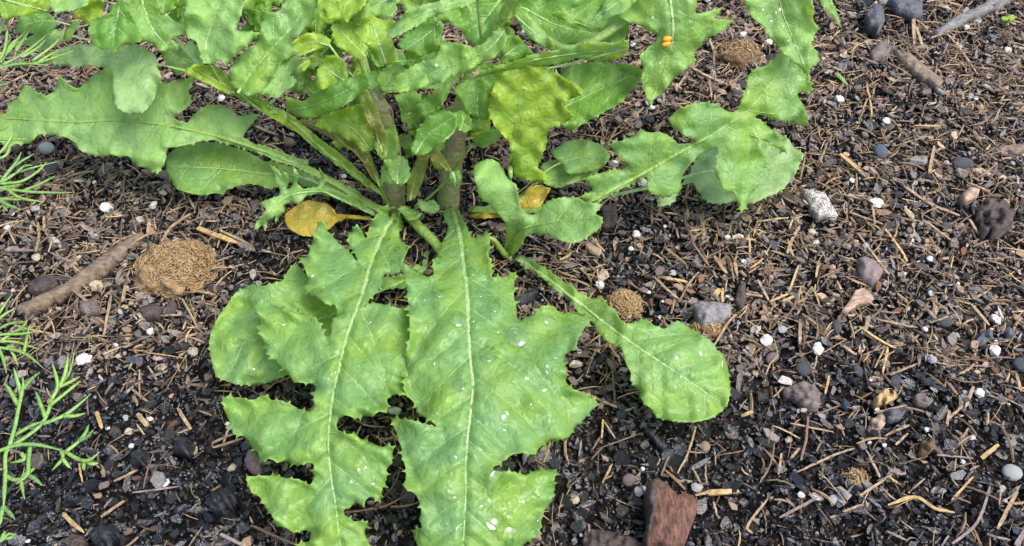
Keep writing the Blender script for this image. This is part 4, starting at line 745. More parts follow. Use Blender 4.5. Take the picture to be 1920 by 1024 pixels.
# ---- straws and twigs
def straw_geo(pts, wpx, seed, lift=1.4):
    r = random.Random(seed); p = np.array(pts, float); c = catmull(p, 5) if len(p) > 2 else np.linspace(p[0], p[1], 7)
    n = len(c); c = c+np.array([[r.uniform(-.5, .5), r.uniform(-.5, .5)] for _ in range(n)])
    g_ = P(c[:, 0], c[:, 1], 0); g_ = P(c[:, 0], c[:, 1], ground_z(g_[:, 0], g_[:, 1])*1000); base_z = ground_z(g_[:, 0], g_[:, 1])*1000+2.4
    z = np.linspace(base_z[0], base_z[-1], n)*0.5+0.5*base_z+lift*np.interp(np.linspace(0, 1, n), [0, .5, 1], [r.uniform(0.1, .8), 1, r.uniform(0.1, .8)])
    Q = P(c[:, 0], c[:, 1], z); s = scale_at(p[:, 1].mean())
    rad = wpx*0.5*s*np.interp(np.linspace(0, 1, n), [0, .15, .85, 1], [r.uniform(.35, .9), 1, r.uniform(.8, 1), r.uniform(.2, .8)])
    return tube_geo(Q, rad, 4, 0.5)
STRAW = [([(1575,289),(1615,323)],11,'gold'),([(1752,273),(1742,325)],8,'straw'),([(1675,335),(1740,380),(1800,405)],8,'straw'),([(1712,5),(1714,85)],9,'straw'),([(1718,50),(1729,86)],7,'straw'),([(1775,62),(1800,92),(1836,143)],6,'straw'),([(1745,72),(1775,60)],5,'straw'),([(1612,613),(1650,638),(1685,656)],7,'gold'),
 ([(1318,925),(1386,921)],15,'gold'),([(1338,940),(1345,968)],6,'straw'),([(1305,800),(1290,850),(1270,888)],5,'straw'),([(1254,855),(1240,892)],5,'brown'),([(1310,510),(1290,535),(1275,566)],5,'straw'),([(1242,521),(1290,529)],8,'gold'),([(1225,517),(1250,542),(1273,561)],7,'straw'),([(1301,460),(1329,498)],6,'brown'),([(1339,480),(1362,513)],9,'straw'),([(1377,490),(1382,516)],8,'straw'),([(1421,525),(1441,563)],7,'straw'),([(1497,498),(1488,525),(1479,548)],6,'gold'),([(1442,566),(1478,551)],6,'gold'),([(1467,566),(1505,548)],7,'gold'),([(1397,551),(1430,556)],8,'straw'),([(1335,562),(1350,542)],14,'gold'),([(1355,540),(1355,567)],7,'gold'),([(1340,646),(1370,600),(1404,571)],6,'straw'),([(1476,476),(1486,447),(1500,424)],8,'straw'),([(1487,450),(1512,481)],5,'brown'),
 ([(1462,971),(1535,932)],7,'mauve'),([(1482,794),(1562,810)],5,'straw'),([(1502,864),(1512,820),(1515,780)],6,'brown'),([(1494,886),(1565,853),(1602,841)],6,'straw'),([(1557,971),(1600,952),(1630,943)],6,'straw'),([(1665,947),(1715,932),(1752,953),(1790,961)],9,'gold'),([(1784,938),(1827,892)],6,'gold'),([(1840,859),(1872,834)],11,'gold'),([(1870,991),(1907,922)],9,'straw'),([(1785,1020),(1832,980),(1857,910)],7,'mauve'),([(1837,960),(1846,994)],6,'brown'),([(1905,1023),(1925,990)],12,'mauve'),([(1757,853),(1825,859)],5,'mauve'),([(1612,930),(1660,898)],7,'straw'),([(1635,865),(1650,895)],7,'straw'),([(1680,834),(1703,812)],6,'straw'),([(1660,817),(1705,797)],6,'straw'),([(1515,920),(1525,935),(1527,930)],5,'mauve'),
 ([(370,428),(445,456)],13,'gold'),([(412,432),(475,461)],6,'straw'),([(302,456),(320,427),(358,401)],7,'straw'),([(281,412),(277,446)],9,'straw'),([(71,418),(73,445),(67,472)],7,'straw'),([(83,405),(82,434)],6,'straw'),([(8,469),(62,470)],9,'mauve'),([(127,535),(169,571)],8,'mauve'),([(208,555),(195,628)],7,'straw'),([(237,530),(229,566)],8,'straw'),([(334,642),(371,623)],7,'straw'),([(342,560),(372,618)],5,'straw'),([(300,592),(343,590)],5,'straw'),([(190,969),(233,939)],7,'straw'),([(117,962),(130,975),(158,999)],11,'gold'),([(397,831),(436,814)],6,'straw'),([(399,840),(456,822)],6,'straw'),([(333,765),(358,805)],9,'straw'),([(269,916),(277,880),(288,853)],4,'brown'),([(258,776),(276,799)],12,'straw'),([(182,772),(191,804)],10,'gold'),([(214,902),(258,882)],6,'straw'),([(413,1001),(459,1025)],9,'mauve'),([(248,924),(336,912)],5,'mauve'),
 ([(470,985),(510,1003),(553,1021)],7,'brown'),([(645,961),(715,951),(763,928)],5,'brown'),([(662,786),(690,798),(722,801)],3,'straw'),([(1092,735),(1140,757),(1166,766)],6,'straw'),([(1157,775),(1192,764)],5,'straw'),([(1131,787),(1128,822)],5,'gold'),([(1133,790),(1153,822)],4,'straw'),([(1240,600),(1262,632)],4,'straw'),([(420,270),(455,250)],7,'straw'),([(478,236),(505,248),(522,252)],7,'straw'),([(530,240),(535,262)],5,'straw'),([(1330,75),(1345,112)],6,'straw'),([(1365,117),(1380,87)],5,'straw'),([(1285,118),(1320,140),(1395,172)],7,'straw'),([(1270,165),(1290,135)],6,'straw'),([(1245,175),(1243,200)],8,'mauve'),([(1330,150),(1335,185)],5,'straw'),([(1610,440),(1655,500),(1668,515)],6,'straw'),([(1660,430),(1690,470),(1700,490)],6,'gold'),([(1730,412),(1790,455)],6,'straw'),([(1818,412),(1835,440)],7,'straw'),([(1597,400),(1655,420)],5,'straw'),([(1500,445),(1515,475)],5,'straw'),([(1535,495),(1530,520)],6,'gold'),([(1625,160),(1632,190),(1635,220)],5,'gold'),([(1820,570),(1855,610)],8,'straw'),([(1825,560),(1850,548)],6,'straw'),([(1665,652),(1655,700)],7,'gold'),([(1670,703),(1720,682)],6,'straw'),([(1555,705),(1547,740)],6,'gold'),([(1575,645),(1605,665)],8,'straw'),([(1500,600),(1500,645)],8,'straw'),([(1775,715),(1795,740)],8,'brown'),([(1825,725),(1810,765)],9,'straw'),([(1905,700),(1915,735)],8,'straw'),([(1640,690),(1658,655)],4,'straw'),([(1470,725),(1450,745)],4,'straw'),([(1650,600),(1710,614)],6,'straw'),([(1755,590),(1750,565)],5,'straw'),([(1120,505),(1124,540)],4,'straw'),([(1115,508),(1100,490)],4,'brown'),([(1390,780),(1412,772)],9,'gold'),([(1135,260),(1140,240)],3,'brown'),([(990,295),(1000,272)],7,'straw'),([(1035,575-120),(1060,470)],3,'brown'),
 ([(1425,905),(1445,870),(1452,830)],4,'brown'),([(1200,905),(1212,935)],4,'brown'),([(1125,820),(1110,845)],4,'brown'),([(1148,870),(1130,905)],6,'straw'),([(1410,1000),(1402,985),(1440,935)],7,'straw'),([(1395,845),(1340,855)],3,'brown'),([(1460,890),(1465,850)],6,'straw'),([(1482,860),(1500,840)],7,'straw'),([(1640,775),(1700,760)],6,'straw'),([(1772,790),(1805,762)],7,'straw'),([(1780,770),(1775,800)],8,'straw')]
NAMES = {'gold': "golden", 'straw': "tan", 'brown': "dark brown", 'mauve': "grey-mauve"}
for i, (pts, wp, m) in enumerate(STRAW):
    v, f = straw_geo(pts, wp, i); c = np.mean(pts, axis=0); kind = "twig" if m in ('brown', 'mauve') else "straw"
    L = sum(math.dist(pts[k], pts[k+1]) for k in range(len(pts)-1)); size = "long" if L > 60 else ("short" if L < 32 else "slender"); 
    if wp >= 9: size = "thick"
    lab = "%s %s %s lying close to %s" % (size, NAMES[m], kind, near(*c))
    tag(mesh_obj(kind, v, f, m, None, False), lab, kind, "%s %s pieces near %s" % (NAMES[m], kind, near(*c)))

# ---- fibre clumps
def clump(px, py, rx, ry, h, m, fm, label, nf=420, seed=1):
    r = random.Random(seed); p = G(px, py); s = scale_at(py)
    t = empty("fibre_clump", (p[0], p[1], p[2]), label, "fibre clump")
    me = blob_mesh("clump_core", seed+200, 0.17, 4); V = np.array([v_.co for v_ in me.vertices]); V[:, 2] = np.clip(V[:, 2], -0.2, None)
    nz = make_noise(seed+9, 20, 9.0)
    V *= (1+0.09*nz(V[:, 0]*1.3+V[:, 2], V[:, 1]*1.3-V[:, 2]))[:, None]
    W = V*np.array([rx*s, ry*s*1.15, h*0.001])+p
    mesh_obj("core", W, [tuple(f_.vertices) for f_ in me.polygons], m, t)
    parts = []
    for _ in range(nf):
        a = r.uniform(0, 6.28); q = math.sqrt(r.uniform(0, 1.25)); u = np.array([math.cos(a)*q, math.sin(a)*q, math.sqrt(max(0.02, 1-q*q))])
        c = p+u*np.array([rx*s, ry*s*1.15, h*0.001])*r.uniform(0.92, 1.18); b = r.uniform(0, 6.28); L = r.uniform(0.0009, 0.0028)
        d = np.array([math.cos(b), math.sin(b), 0]); d -= u*np.dot(d, u); d /= np.linalg.norm(d)+1e-9; e = np.cross(u, d)
        pts = [c-d*L, c+e*L*r.uniform(-.5, .5)+u*0.0006, c+d*L*r.uniform(.5, 1)+e*L*r.uniform(-.6, .6)+u*r.uniform(-.0003, .0012)]
        parts.append(tube_geo(catmull(pts, 3), r.uniform(.00014, .0003), 3))
    v, f = join_geo(parts); o = mesh_obj("fibres", v, f, fm, t); o["kind"] = "stuff"; used.append((px, py, rx))
clump(335, 506, 62, 44, 8.5, 'coir', 'fibre', "rounded tan clump of coir fibre beside the long broad brown stick", 1800, 1)
clump(1170, 575, 28, 22, 6, 'coir', 'fibre', "straw-coloured fibre tuft at the edge of the spoon-shaped leaf", 700, 2)
clump(1382, 108, 40, 26, 7, 'coirdark', 'fibre', "brown matted fibre patch near the arrow-shaped leaf", 300, 3)
clump(1325, 620, 24, 14, 4, 'coirdark', 'fibre', "rusty fibre wisp under the grey square stone", 200, 4)
clump(1600, 900, 26, 16, 2.5, 'coirdark', 'fibre', "yellowish crumbly fibre patch among black crumbs", 120, 5)

# ---- tiny seedling
sdl = empty("seedling", G(1890, 46), "tiny bright green seedling with two round leaves on the mulch", "seedling")
v, f = tube_geo([G(1890, 46)-np.array([0, 0, .001]), P(1891, 40, 3), P(1893, 35, 5)], 0.0004, 6); mesh_obj("stem", v, f, 'stalk', sdl)
for (cx, cy, rx, ry) in ((1884,34,7,4),(1897,32,8,5),(1888,45,4,3)):
    ol = [(cx+rx*math.cos(a), cy+ry*math.sin(a)) for a in np.linspace(0, 6.28, 12, endpoint=False)]
    leaf('s%d' % cx, ol, (5 if cy < 40 else 2, 0, 0), None, 'lime', sdl, step=3, tooth=0, ripple=0.2, quilt=0)
v, f = tube_geo(catmull([P(1565, 135, 2.5), P(1577, 146, 3.2), P(1590, 159, 2)], 5), np.array([.3, .9, 1.2, 1.3, 1.3, 1.2, 1.1, .9, .7, .5, .2])*0.001, 6, 0.4)
tag(mesh_obj("leaf_scrap", v, f, 'silver'), "narrow pale green leaf scrap lying on the mulch", "leaf scrap")

# ---- orange pupa on the arrow-shaped leaf
def surf(key, x, y):
    zf = LEAF[key]; c = P(x, y, float(zf(x, y))); a = P(x+3, y, float(zf(x+3, y))); b = P(x, y+3, float(zf(x, y+3)))
    n = np.cross(a-c, b-c); n /= np.linalg.norm(n)
    if np.dot(n, CAM-c) < 0: n = -n
    return c, n
pup = []
c, n_ = surf('ar', 1250, 77); pt = empty("insect_pupa", c, "small orange insect pupa stuck on the arrow-shaped leaf", "pupa")
for dx, dy in ((0, -5), (-2, 5)):
    c2, n2 = surf('ar', 1250+dx, 77+dy); me = smoothb[1]; V = np.array([v_.co for v_ in me.vertices])*np.array([0.0021, 0.0012, 0.0012])
    ca, sa = math.cos(0.35), math.sin(0.35); V = np.stack([V[:, 0]*ca-V[:, 1]*sa, V[:, 0]*sa+V[:, 1]*ca, V[:, 2]], 1)+c2+n2*0.0007
    mesh_obj("segment", V, [tuple(f_.vertices) for f_ in me.polygons], 'orange', pt)

# ---- water droplets
def dome_mesh(seed):
    r = np.random.default_rng(seed); V = []; F = []; k = 16; rings = 6; w_ = 0.10*make_noise(seed, 6, 1.0)(np.cos(np.arange(k)*2*math.pi/k)*2, np.sin(np.arange(k)*2*math.pi/k)*2)
    for i in range(rings):
        t = i/rings*math.pi/2
        for j in range(k):
            a = 2*math.pi*j/k; q = math.cos(t)*(1+w_[j]); V.append((q*math.cos(a), q*math.sin(a), math.sin(t)))
    V.append((0, 0, 1)); 
    for i in range(rings-1):
        for j in range(k): F.append((i*k+j, i*k+(j+1) % k, (i+1)*k+(j+1) % k, (i+1)*k+j))
    for j in range(k): F.append(((rings-1)*k+j, (rings-1)*k+(j+1) % k, rings*k))
    F.append(tuple(range(k))[::-1])
    me = bpy.data.meshes.new("droplet"); me.from_pydata(V, [], F); me.polygons.foreach_set("use_smooth", [True]*(len(F)-1)+[False]); me.materials.append(M['water']); return me
domes = [dome_mesh(300+i) for i in range(6)]
DROPS = {
 'fr': ("the largest leaf", [(821,485,9,9),(822,550,14,8),(900,550,10,6),(925,572,12,12),(855,597,17,15),(972,632,24,19),(967,617,9,7),(1030,600,18,9),(882,510,10,9),(885,601,6,5),(930,617,10,6),(907,579,4,4),(917,662,19,15),(992,682,11,10),(1022,702,8,9),(986,705,11,7),(951,677,5,5),(990,757,9,9),(946,780,10,10),(946,809,6,5),(860,722,14,12),(816,774,4,5),(1037,665,9,9),(1062,735,12,9),(1017,730,9,6),(1010,654,4,4),(1006,671,4,4),(1024,687,5,5),(930,908,26,21),(876,923,9,12),(851,938,8,8),(925,980,15,13),(957,995,12,8),(842,883,7,8),(819,878,5,7),(840,920,5,5),(904,949,6,5),(981,943,7,8),(916,940,5,6),(835,983,4,4),(954,968,6,4),(824,954,4,5),(854,990,5,7),(955,1018,10,9),(1005,965,8,12),(849,860,9,8),(905,785,18,5),(795,560,5,5),(800,610,6,6),(812,680,6,8)]),
 'fl': ("the deeply lobed leaf", [(745,467,6,6),(762,466,5,5),(735,492,5,4),(710,477,6,10),(586,515,5,5),(622,512,8,6),(642,590,8,7),(595,545,10,8),(717,452,4,6),(729,450,4,4),(539,641,4,5),(505,649,7,5),(572,836,8,6),(567,792,9,7),(672,885,6,8),(687,877,5,5),(696,870,5,5),(697,908,7,6),(656,898,6,9),(530,600,12,10),(640,470,5,5),(555,822,5,4),(690,600,9,7),(630,700,5,5)]),
 'sp': ("the spoon-shaped leaf", [(1266,665,8,10),(1241,675,6,6),(1271,697,8,12),(1290,691,6,6),(1299,707,5,6),(1266,729,5,5),(1315,662,7,7),(1327,747,4,5),(1308,766,4,4),(1235,712,3,3),(1356,680,5,7),(1322,782,5,4),(1194,680,7,4),(1097,578,4,3),(1218,612,5,6),(1136,626,3,3),(1253,712,2,2),(1330,705,4,3)]),
 'ar': ("the hanging arrow-shaped leaf", [(1232,119,8,6),(1260,97,5,4),(1296,44,7,4),(1207,106,5,5),(1212,155,7,8),(1222,34,5,5),(1215,50,8,5)]),
 'ut': ("the drooping pale leaf", [(1430,22,6,6),(1444,47,6,8),(1470,51,4,4),(1461,17,7,7),(1475,81,6,6),(1479,33,9,5),(1490,86,4,4)]),
 'c29': ("the glossy wet crown leaf", [(785,145,9,6),(802,132,10,6),(822,120,8,6),(840,100,6,5),(770,150,6,4),(812,145,6,4),(862,108,5,4),(920,92,4,4),(890,118,3,3)]),
 'c30': ("the wet pale leaf over the crown", [(770,28,8,6),(790,20,9,5),(745,55,6,5),(735,62,4,4)]),
 'rl': ("the rounded leaf under the lobed one", [(475,690,8,4),(440,640,5,4),(425,660,4,3),(470,560,6,4)]),
 'ri': ("the many-lobed leaf", [(1150,306,10,7),(1172,312,8,6),(1190,313,8,3)]),
}
k = 0
SPOTS = {'fr': [(870,500,"near its stalk"),(1010,620,"on the lobe touching the spoon-shaped leaf"),(1040,740,"on the lobe below the spoon-shaped leaf"),(960,930,"on the lobe near the reddish wood block"),(865,960,"beside the midrib near the tip"),(785,600,"on the lobe touching the deeply lobed leaf"),(890,700,"beside the midrib halfway along")],
 'fl': [(730,450,"near its stalk"),(600,500,"on the lobe pointing at the yellow leaf"),(520,640,"above the rounded leaf"),(560,820,"on the lobe by the pinkish stone"),(690,890,"on the lobe facing the largest leaf"),(640,620,"beside the midrib")],
 'sp': [(1270,690,"in the middle of its round end"),(1120,600,"on its narrow stalk part"),(1320,770,"close to its outer edge")]}
for key, (where, lst) in DROPS.items():
    for (x, y, rx, ry) in lst:
        c, n_ = surf(key, x, y); s = np.linalg.norm(c-CAM)/FPX; o = bpy.data.objects.new("water_droplet", domes[k % 6]); COL.objects.link(o); k += 1
        a = Vector((1, 0, 0)); z_ = Vector(n_); y_ = z_.cross(a).normalized(); x_ = y_.cross(z_)
        fs = max(0.4, abs(np.dot(n_, (CAM-c)/np.linalg.norm(CAM-c))))
        R = Matrix((x_, y_, z_)).transposed().to_4x4(); h = min(rx, ry)*s*0.42
        o.matrix_world = Matrix.Translation(Vector(c)-z_*0.00012) @ R @ Matrix.Diagonal((rx*s, ry*s/fs, max(h, 0.0003), 1))
        size = "large" if rx > 11 else ("small" if rx < 6 else "round")
        if key in SPOTS: where2 = where+", "+min(SPOTS[key], key=lambda q: (q[0]-x)**2+(q[1]-y)**2)[2]
        else: where2 = where
        tag(o, "%s water droplet on %s" % (size, where2), "droplet", "%s droplets on %s" % (size, where2))
# fine drizzle of tiny beads
def beads(key, n, where, seed):
    r = random.Random(seed); poly = LEAF_POLYS[list(LEAF).index(key)]; o_ = np.array(poly); lo, hi = o_.min(0), o_.max(0); parts = []
    while len(parts) < n:
        x, y = r.uniform(lo[0], hi[0]), r.uniform(lo[1], min(hi[1], 1040))
        if not in_poly(x, y, poly): continue
        c, n_ = surf(key, x, y); s = np.linalg.norm(c-CAM)/FPX*r.choice([0.9, 1.2, 1.6, 2.2]); u = np.cross(n_, [1, 0, 0]); u /= np.linalg.norm(u); t = np.cross(u, n_)
        V = [c+s*(math.cos(a)*t+math.sin(a)*u)-n_*0.00005 for a in np.linspace(0, 6.28, 6, endpoint=False)]
        V += [c+s*0.7*(math.cos(a)*t+math.sin(a)*u)+n_*s*0.45 for a in np.linspace(0, 6.28, 6, endpoint=False)]+[c+n_*s*0.65]
        F = [(i, (i+1) % 6, 6+(i+1) % 6, 6+i) for i in range(6)]+[(6+i, 6+(i+1) % 6, 12) for i in range(6)]+[(5, 4, 3, 2, 1, 0)]
        parts.append((V, F))
    v, f = join_geo(parts); tag(mesh_obj("fine_drizzle", v, f, 'water'), "fine beads of drizzle scattered over "+where, "water", None, "stuff")
beads('fr', 260, "the largest toothed leaf", 1); beads('fl', 220, "the deeply lobed leaf", 2); beads('sp', 60, "the spoon-shaped leaf", 3)

# ================================================================== mulch litter
def project(x, y, z):
    d = np.stack([x-CAM[0], y-CAM[1], z-CAM[2]], -1); f_ = d@FWD; return 960+FPX*d[..., 0]/f_, 512-FPX*(d@UP)/f_
z1 = make_noise(31, 10, 2*math.pi/0.11); z2 = make_noise(32, 12, 2*math.pi/0.04)
def wet_dark_share(px, py, x, y):
    d = np.clip((py-620)/200, 0, 1)*1.12+np.clip((540-px)/500, 0, 1)*np.clip((py-640)/160, 0, 1)*0.4
    under = np.exp(-(((px-760)/420)**2+((py-430)/230)**2))*0.75  # share of dark pieces also rises around the plant's middle
    return np.clip(d*0.9+under+0.12*z1(x, y)+0.10*z2(x, y), 0.02, 0.97)
def scatter(n, seed):
    r = np.random.default_rng(seed); x = r.uniform(-0.46, 0.46, n*2); y = r.uniform(-0.21, 0.46, n*2)
    px, py = project(x, y, 0*x); inside = (px > -60) & (px < 1980) & (py > -50) & (py < 1080)
    keep = inside | (r.uniform(0, 1, n*2) < 0.3); x, y, px, py = x[keep][:n], y[keep][:n], px[keep][:n], py[keep][:n]
    return r, x, y, px, py
def rotm(yaw, tx, ty):
    n = len(yaw); cy, sy = np.cos(yaw), np.sin(yaw); R = np.zeros((n, 3, 3)); R[:, 0, 0] = cy; R[:, 0, 1] = -sy; R[:, 1, 0] = sy; R[:, 1, 1] = cy; R[:, 2, 2] = 1
    A = np.zeros((n, 3, 3)); A[:, 0, 0] = 1; A[:, 1, 1] = np.cos(tx); A[:, 1, 2] = -np.sin(tx); A[:, 2, 1] = np.sin(tx); A[:, 2, 2] = np.cos(tx)
    B = np.zeros((n, 3, 3)); B[:, 1, 1] = 1; B[:, 0, 0] = np.cos(ty); B[:, 0, 2] = np.sin(ty); B[:, 2, 0] = -np.sin(ty); B[:, 2, 2] = np.cos(ty)
    return R@A@B
def bake(name, V, tri, col, m, label, smooth=False):
    """V (n,k,3) vertices of n pieces sharing triangles tri"""
    n, k, _ = V.shape; T_ = (tri[None]+(np.arange(n)*k)[:, None, None]).reshape(-1, 3)
    me = bpy.data.meshes.new(name); me.vertices.add(n*k); me.vertices.foreach_set("co", V.reshape(-1).astype(np.float32))
    me.loops.add(len(T_)*3); me.loops.foreach_set("vertex_index", T_.reshape(-1).astype(np.int32))
    me.polygons.add(len(T_)); me.polygons.foreach_set("loop_start", np.arange(0, len(T_)*3, 3, dtype=np.int32))
    me.polygons.foreach_set("use_smooth", np.full(len(T_), smooth)); me.update(calc_edges=True)
    a = me.attributes.new("tint", 'FLOAT_COLOR', 'POINT'); c4 = np.ones((n, k, 4), np.float32); c4[:, :, :3] = col[:, None, :]
    a.data.foreach_set("color", c4.reshape(-1)); me.materials.append(M[m]); me.validate()
    o = bpy.data.objects.new(name, me); COL.objects.link(o); return tag(o, label, "mulch", None, "stuff")
PAL_DRY = np.array([(.165,.14,.128),(.215,.185,.165),(.085,.07,.064),(.27,.22,.17),(.37,.29,.20),(.20,.197,.197),(.042,.038,.038),(.20,.125,.08),(.36,.34,.32)])
PAL_WET = np.array([(.006,.007,.010),(.011,.013,.019),(.024,.029,.040),(.028,.027,.029),(.013,.012,.012),(.055,.046,.038),(.044,.053,.070),(.008,.008,.009),(.10,.08,.06)])
def colours(r, wet):
    n = len(wet); dry = PAL_DRY[r.choice(9, n, p=[.17,.15,.16,.12,.08,.10,.14,.04,.04])]; wt = PAL_WET[r.choice(9, n, p=[.19,.17,.14,.12,.13,.09,.06,.07,.03])]
    pick = r.uniform(0, 1, n) < wet; c = np.where(pick[:, None], wt, dry)*r.uniform(0.65, 1.3, n)[:, None]; return c, pick
HEXT = np.array([(0,1,2),(0,2,3),(0,3,4),(0,4,5),(6,8,7),(6,9,8),(6,10,9),(6,11,10)]+[t for i in range(6) for t in ((i, i+6, (i+1) % 6), ((i+1) % 6, i+6, (i+1) % 6+6))])
def flake_shape(r, n, lx, ly, th):
    a = (np.arange(6)/6*2*math.pi)[None]+r.uniform(-.35, .35, (n, 6)); q = r.uniform(0.65, 1.1, (n, 6))
    top = np.stack([q*np.cos(a)*lx[:, None], q*np.sin(a)*ly[:, None], (th[:, None]*r.uniform(.5, 1.3, (n, 6)))], -1)
    bot = top*np.array([1.02, 1.02, 0]); bot[..., 2] = -th[:, None]*0.6
    return np.concatenate([top, bot], 1)
def flakes(name, n, seed, smin, smax, label, lift, only=None):
    r, x, y, px, py = scatter(n, seed); n = len(x); wet = wet_dark_share(px, py, x, y); col, pick = colours(r, wet)
    L = smin+(smax-smin)*r.beta(1.0, 2.3, n); asp = r.choice([.16, .24, .34, .5, .75], n, p=[.2, .25, .25, .2, .1])*r.uniform(.8, 1.2, n); V = flake_shape(r, n, L, L*asp, L*r.uniform(.06, .2, n))
    R = rotm(r.uniform(0, 6.28, n), r.normal(0, .33, n), r.normal(0, .33, n)); V = np.einsum('nij,nkj->nki', R, V)
    z = ground_z(x, y)+r.uniform(-0.0008, lift, n); V += np.stack([x, y, z], -1)[:, None]
    for w_, m, s in ((True, 'wet', "wet black"), (False, 'litter', "dry brown")):
        s_ = pick == w_; bake(name, V[s_], HEXT, col[s_], m, label % s)
flakes("bark_flakes", 34000, 41, 0.0010, 0.0052, "%s bark flakes covering the soil", 0.0028)
PH = (1+5**.5)/2; ICO = np.array([(-1,PH,0),(1,PH,0),(-1,-PH,0),(1,-PH,0),(0,-1,PH),(0,1,PH),(0,-1,-PH),(0,1,-PH),(PH,0,-1),(PH,0,1),(-PH,0,-1),(-PH,0,1)])/1.9
ICOT = np.array([(0,11,5),(0,5,1),(0,1,7),(0,7,10),(0,10,11),(1,5,9),(5,11,4),(11,10,2),(10,7,6),(7,1,8),(3,9,4),(3,4,2),(3,2,6),(3,6,8),(3,8,9),(4,9,5),(2,4,11),(6,2,10),(8,6,7),(9,8,1)])
def crumbs(name, n, seed, smin, smax, label, lift):
    r, x, y, px, py = scatter(n, seed); n = len(x); wet = np.clip(wet_dark_share(px, py, x, y)+0.18, 0, .98); col, pick = colours(r, wet)
    L = smin+(smax-smin)*r.beta(1.1, 4, n); V = ICO[None]*(1+r.uniform(-.35, .3, (n, 12, 1)))*(L[:, None]*r.uniform(.6, 1.1, (n, 3)))[:, None]
    R = rotm(r.uniform(0, 6.28, n), r.uniform(0, 6.28, n), r.uniform(0, 6.28, n)); V = np.einsum('nij,nkj->nki', R, V)
    V += np.stack([x, y, ground_z(x, y)+r.uniform(-0.0004, lift, n)], -1)[:, None]
    for w_, m, s in ((True, 'wet', "wet black"), (False, 'litter', "dry brown")):
        s_ = pick == w_; bake(name, V[s_], ICOT, col[s_], m, label % s)
crumbs("soil_crumbs", 38000, 51, 0.0005, 0.0025, "%s soil crumbs covering the bed", 0.002)
OCT = np.array([(1,0,0),(-1,0,0),(0,1,0),(0,-1,0),(0,0,1),(0,0,-1.)]); OCTT = np.array([(0,2,4),(2,1,4),(1,3,4),(3,0,4),(2,0,5),(1,2,5),(3,1,5),(0,3,5)])
def grit(name, n, seed, label):
    r, x, y, px, py = scatter(n, seed); n = len(x); col, pick = colours(r, np.clip(wet_dark_share(px, py, x, y)+0.12, 0, .95))
    L = 0.0003+0.0010*r.beta(1.2, 2.5, n); V = OCT[None]*(1+r.uniform(-.4, .4, (n, 6, 1)))*(L[:, None]*r.uniform(.5, 1.2, (n, 3)))[:, None]
    R = rotm(r.uniform(0, 6.28, n), r.uniform(0, 6.28, n), r.uniform(0, 6.28, n)); V = np.einsum('nij,nkj->nki', R, V)
    V += np.stack([x, y, ground_z(x, y)+r.uniform(-0.0002, 0.0016, n)], -1)[:, None]
    for w_, m, s in ((True, 'wet', "wet black"), (False, 'litter', "dry brown")):
        s_ = pick == w_; bake(name, V[s_], OCTT, col[s_], m, label % s)
grit("fine_grit", 72000, 71, "%s fine grit between the flakes of mulch")
def fibres(name, n, seed, label):
    r, x, y, px, py = scatter(n, seed); n = len(x); wet = wet_dark_share(px, py, x, y)
    keep = r.uniform(0, 1, n) > wet*0.86; x, y, px, py, wet = x[keep], y[keep], px[keep], py[keep], wet[keep]; n = len(x)
    L = 0.0020+0.0085*r.beta(1.2, 3.5, n); w_ = 0.0001+0.0006*r.beta(1.1, 3, n); bend = r.normal(0, .11, n); up = r.uniform(0, .18, n)
    t = np.array([-1, -.33, .33, 1.0]); ring = np.array([(1, -.5), (-1, -.5), (0, .8)])
    V = np.zeros((n, 12, 3))
    for i, ti in enumerate(t):
        for j, (a, b) in enumerate(ring):
            ww = w_*(1 if abs(ti) < .5 else .6); V[:, i*3+j, 0] = ti*L; V[:, i*3+j, 1] = bend*L*(1-ti*ti)+a*ww; V[:, i*3+j, 2] = up*L*(1-ti*ti)+b*ww*.7
    tri = [(0, 1, 2), (9, 11, 10)]
    for i in range(3):
        for j in range(3):
            a, b = i*3+j, i*3+(j+1) % 3; tri += [(a, a+3, b), (b, a+3, b+3)]
    R = rotm(r.uniform(0, 6.28, n), r.normal(0, .12, n), r.normal(0, .2, n)); V = np.einsum('nij,nkj->nki', R, V)
    V += np.stack([x, y, ground_z(x, y)+r.uniform(0.0005, 0.0036, n)], -1)[:, None]
    pal = np.array([(.42,.31,.18),(.34,.23,.13),(.26,.185,.115),(.19,.14,.105),(.12,.088,.068),(.5,.38,.22)]); col = pal[r.choice(6, n, p=[.16,.22,.22,.2,.13,.07])]*r.uniform(.7, 1.2, n)[:, None]
    bake(name, V, np.array(tri), col, 'litter', label)
fibres("straw_fibres", 24000, 61, "fine tan straw fibres strewn over the soil")

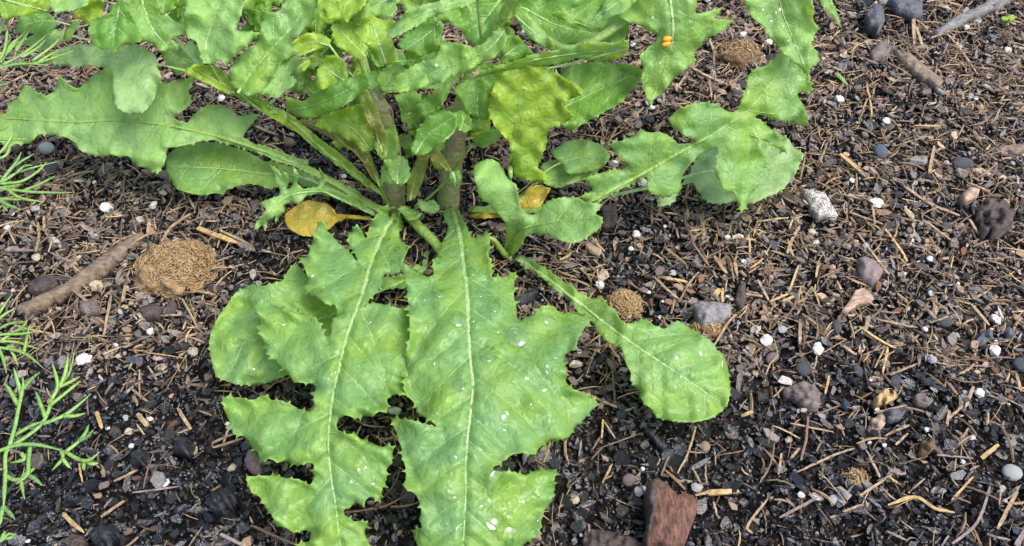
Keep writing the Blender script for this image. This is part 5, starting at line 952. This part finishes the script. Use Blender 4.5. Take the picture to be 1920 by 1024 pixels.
# ---- the larger chips and splinters, each one its own thing
def chip_mesh(seed, kind, tint):
    r = np.random.default_rng(seed); one = np.ones(1)
    if kind == 'flake': V = flake_shape(r, 1, one, one*r.uniform(.4, .8), one*r.uniform(.15, .3))[0]; tri = HEXT
    else:
        V = ICO*(1+r.uniform(-.3, .3, (12, 1)))*np.array([1, r.uniform(.6, .9), r.uniform(.5, .8)]); tri = ICOT
    me = bpy.data.meshes.new(kind); me.from_pydata(V.tolist(), [], tri.tolist()); a = me.attributes.new("tint", 'FLOAT_COLOR', 'POINT')
    a.data.foreach_set("color", np.tile(np.array([*tint, 1], np.float32), len(V))); me.materials.append(M['wet' if max(tint) < .06 else 'litter']); return me
KINDS = [("bark_chip", "mauve-grey bark chip", "bark", 'flake', (.19, .155, .145), 95, 0), ("bark_chip", "dark brown bark chip", "bark", 'flake', (.10, .068, .05), 80, 0),
         ("wood_chip", "light tan wood chip", "wood chip", 'flake', (.36, .26, .18), 70, 0), ("charcoal_crumb", "black charcoal crumb", "charcoal", 'lump', (.018, .02, .026), 170, 1),
         ("slate_chip", "blue-grey slate chip", "stone", 'flake', (.10, .105, .12), 60, 0), ("bark_chip", "rust-red bark chip", "bark", 'flake', (.22, .10, .055), 30, 0)]
rr = random.Random(99)
for name, word, cat, kind, tint, cnt_, dark in KINDS:
    ms = [chip_mesh(rr.randrange(10**6), kind, tuple(np.array(tint)*rr.uniform(.7, 1.2))) for _ in range(6)]; made = 0; tries = 0
    while made < cnt_ and tries < 5000:
        tries += 1; x, y = rr.uniform(-5, 1925), rr.uniform(-5, 1030)
        if covered(x, y) or any((x-a)**2+(y-b)**2 < (c_+7)**2 for a, b, c_ in used): continue
        p = G(x, y); wv = float(wet_dark_share(np.array(x), np.array(y), np.array(p[0]), np.array(p[1])))
        if dark and rr.random() > wv+0.1 or (not dark and rr.random() < wv*0.75): continue
        s = scale_at(y); L = rr.uniform(5, 12)*s*(1.25 if rr.random() < .15 else 1)
        o = bpy.data.objects.new(name, ms[made % 6]); COL.objects.link(o); o.scale = (L, L, L*(0.9 if kind == 'lump' else 1)); o.location = (p[0], p[1], p[2]+0.0028)
        o.rotation_euler = (rr.uniform(-.35, .35), rr.uniform(-.35, .35), rr.uniform(0, 6.28)); used.append((x, y, L/s)); made += 1
        sz_ = "tiny" if L/s < 7 else ("small" if L/s < 10 else "larger")
        tag(o, "%s %s lying close to %s" % (sz_, word, near(x, y)), cat, "%s %ss near %s" % (sz_, word, near(x, y)))
made = 0
while made < 110:
    x, y = rr.uniform(0, 1920), rr.uniform(0, 1024)
    if covered(x, y): continue
    p = G(x, y); wv = float(wet_dark_share(np.array(x), np.array(y), np.array(p[0]), np.array(p[1])))
    if rr.random() < wv*0.7: continue
    a = rr.uniform(0, 3.14); L = rr.uniform(9, 24); m = rr.choice(['straw', 'straw', 'brown', 'gold', 'mauve']); kind = "twig" if m in ('brown', 'mauve') else "straw"
    e = [(x-L*math.cos(a), y-L*math.sin(a)*.75), (x+rr.uniform(-2, 2), y+rr.uniform(-2, 2)), (x+L*math.cos(a), y+L*math.sin(a)*.75)]
    if any(covered(*q) for q in e): continue
    v, f = straw_geo(e, rr.uniform(3, 6), made+500, 2.2); made += 1
    size = "long" if L > 30 else ("short" if L < 16 else "slender")
    tag(mesh_obj(kind, v, f, m, None, False), "%s %s %s lying close to %s" % (size, NAMES[m], kind, near(x, y)), kind, "%s %s pieces near %s" % (NAMES[m], kind, near(x, y)))
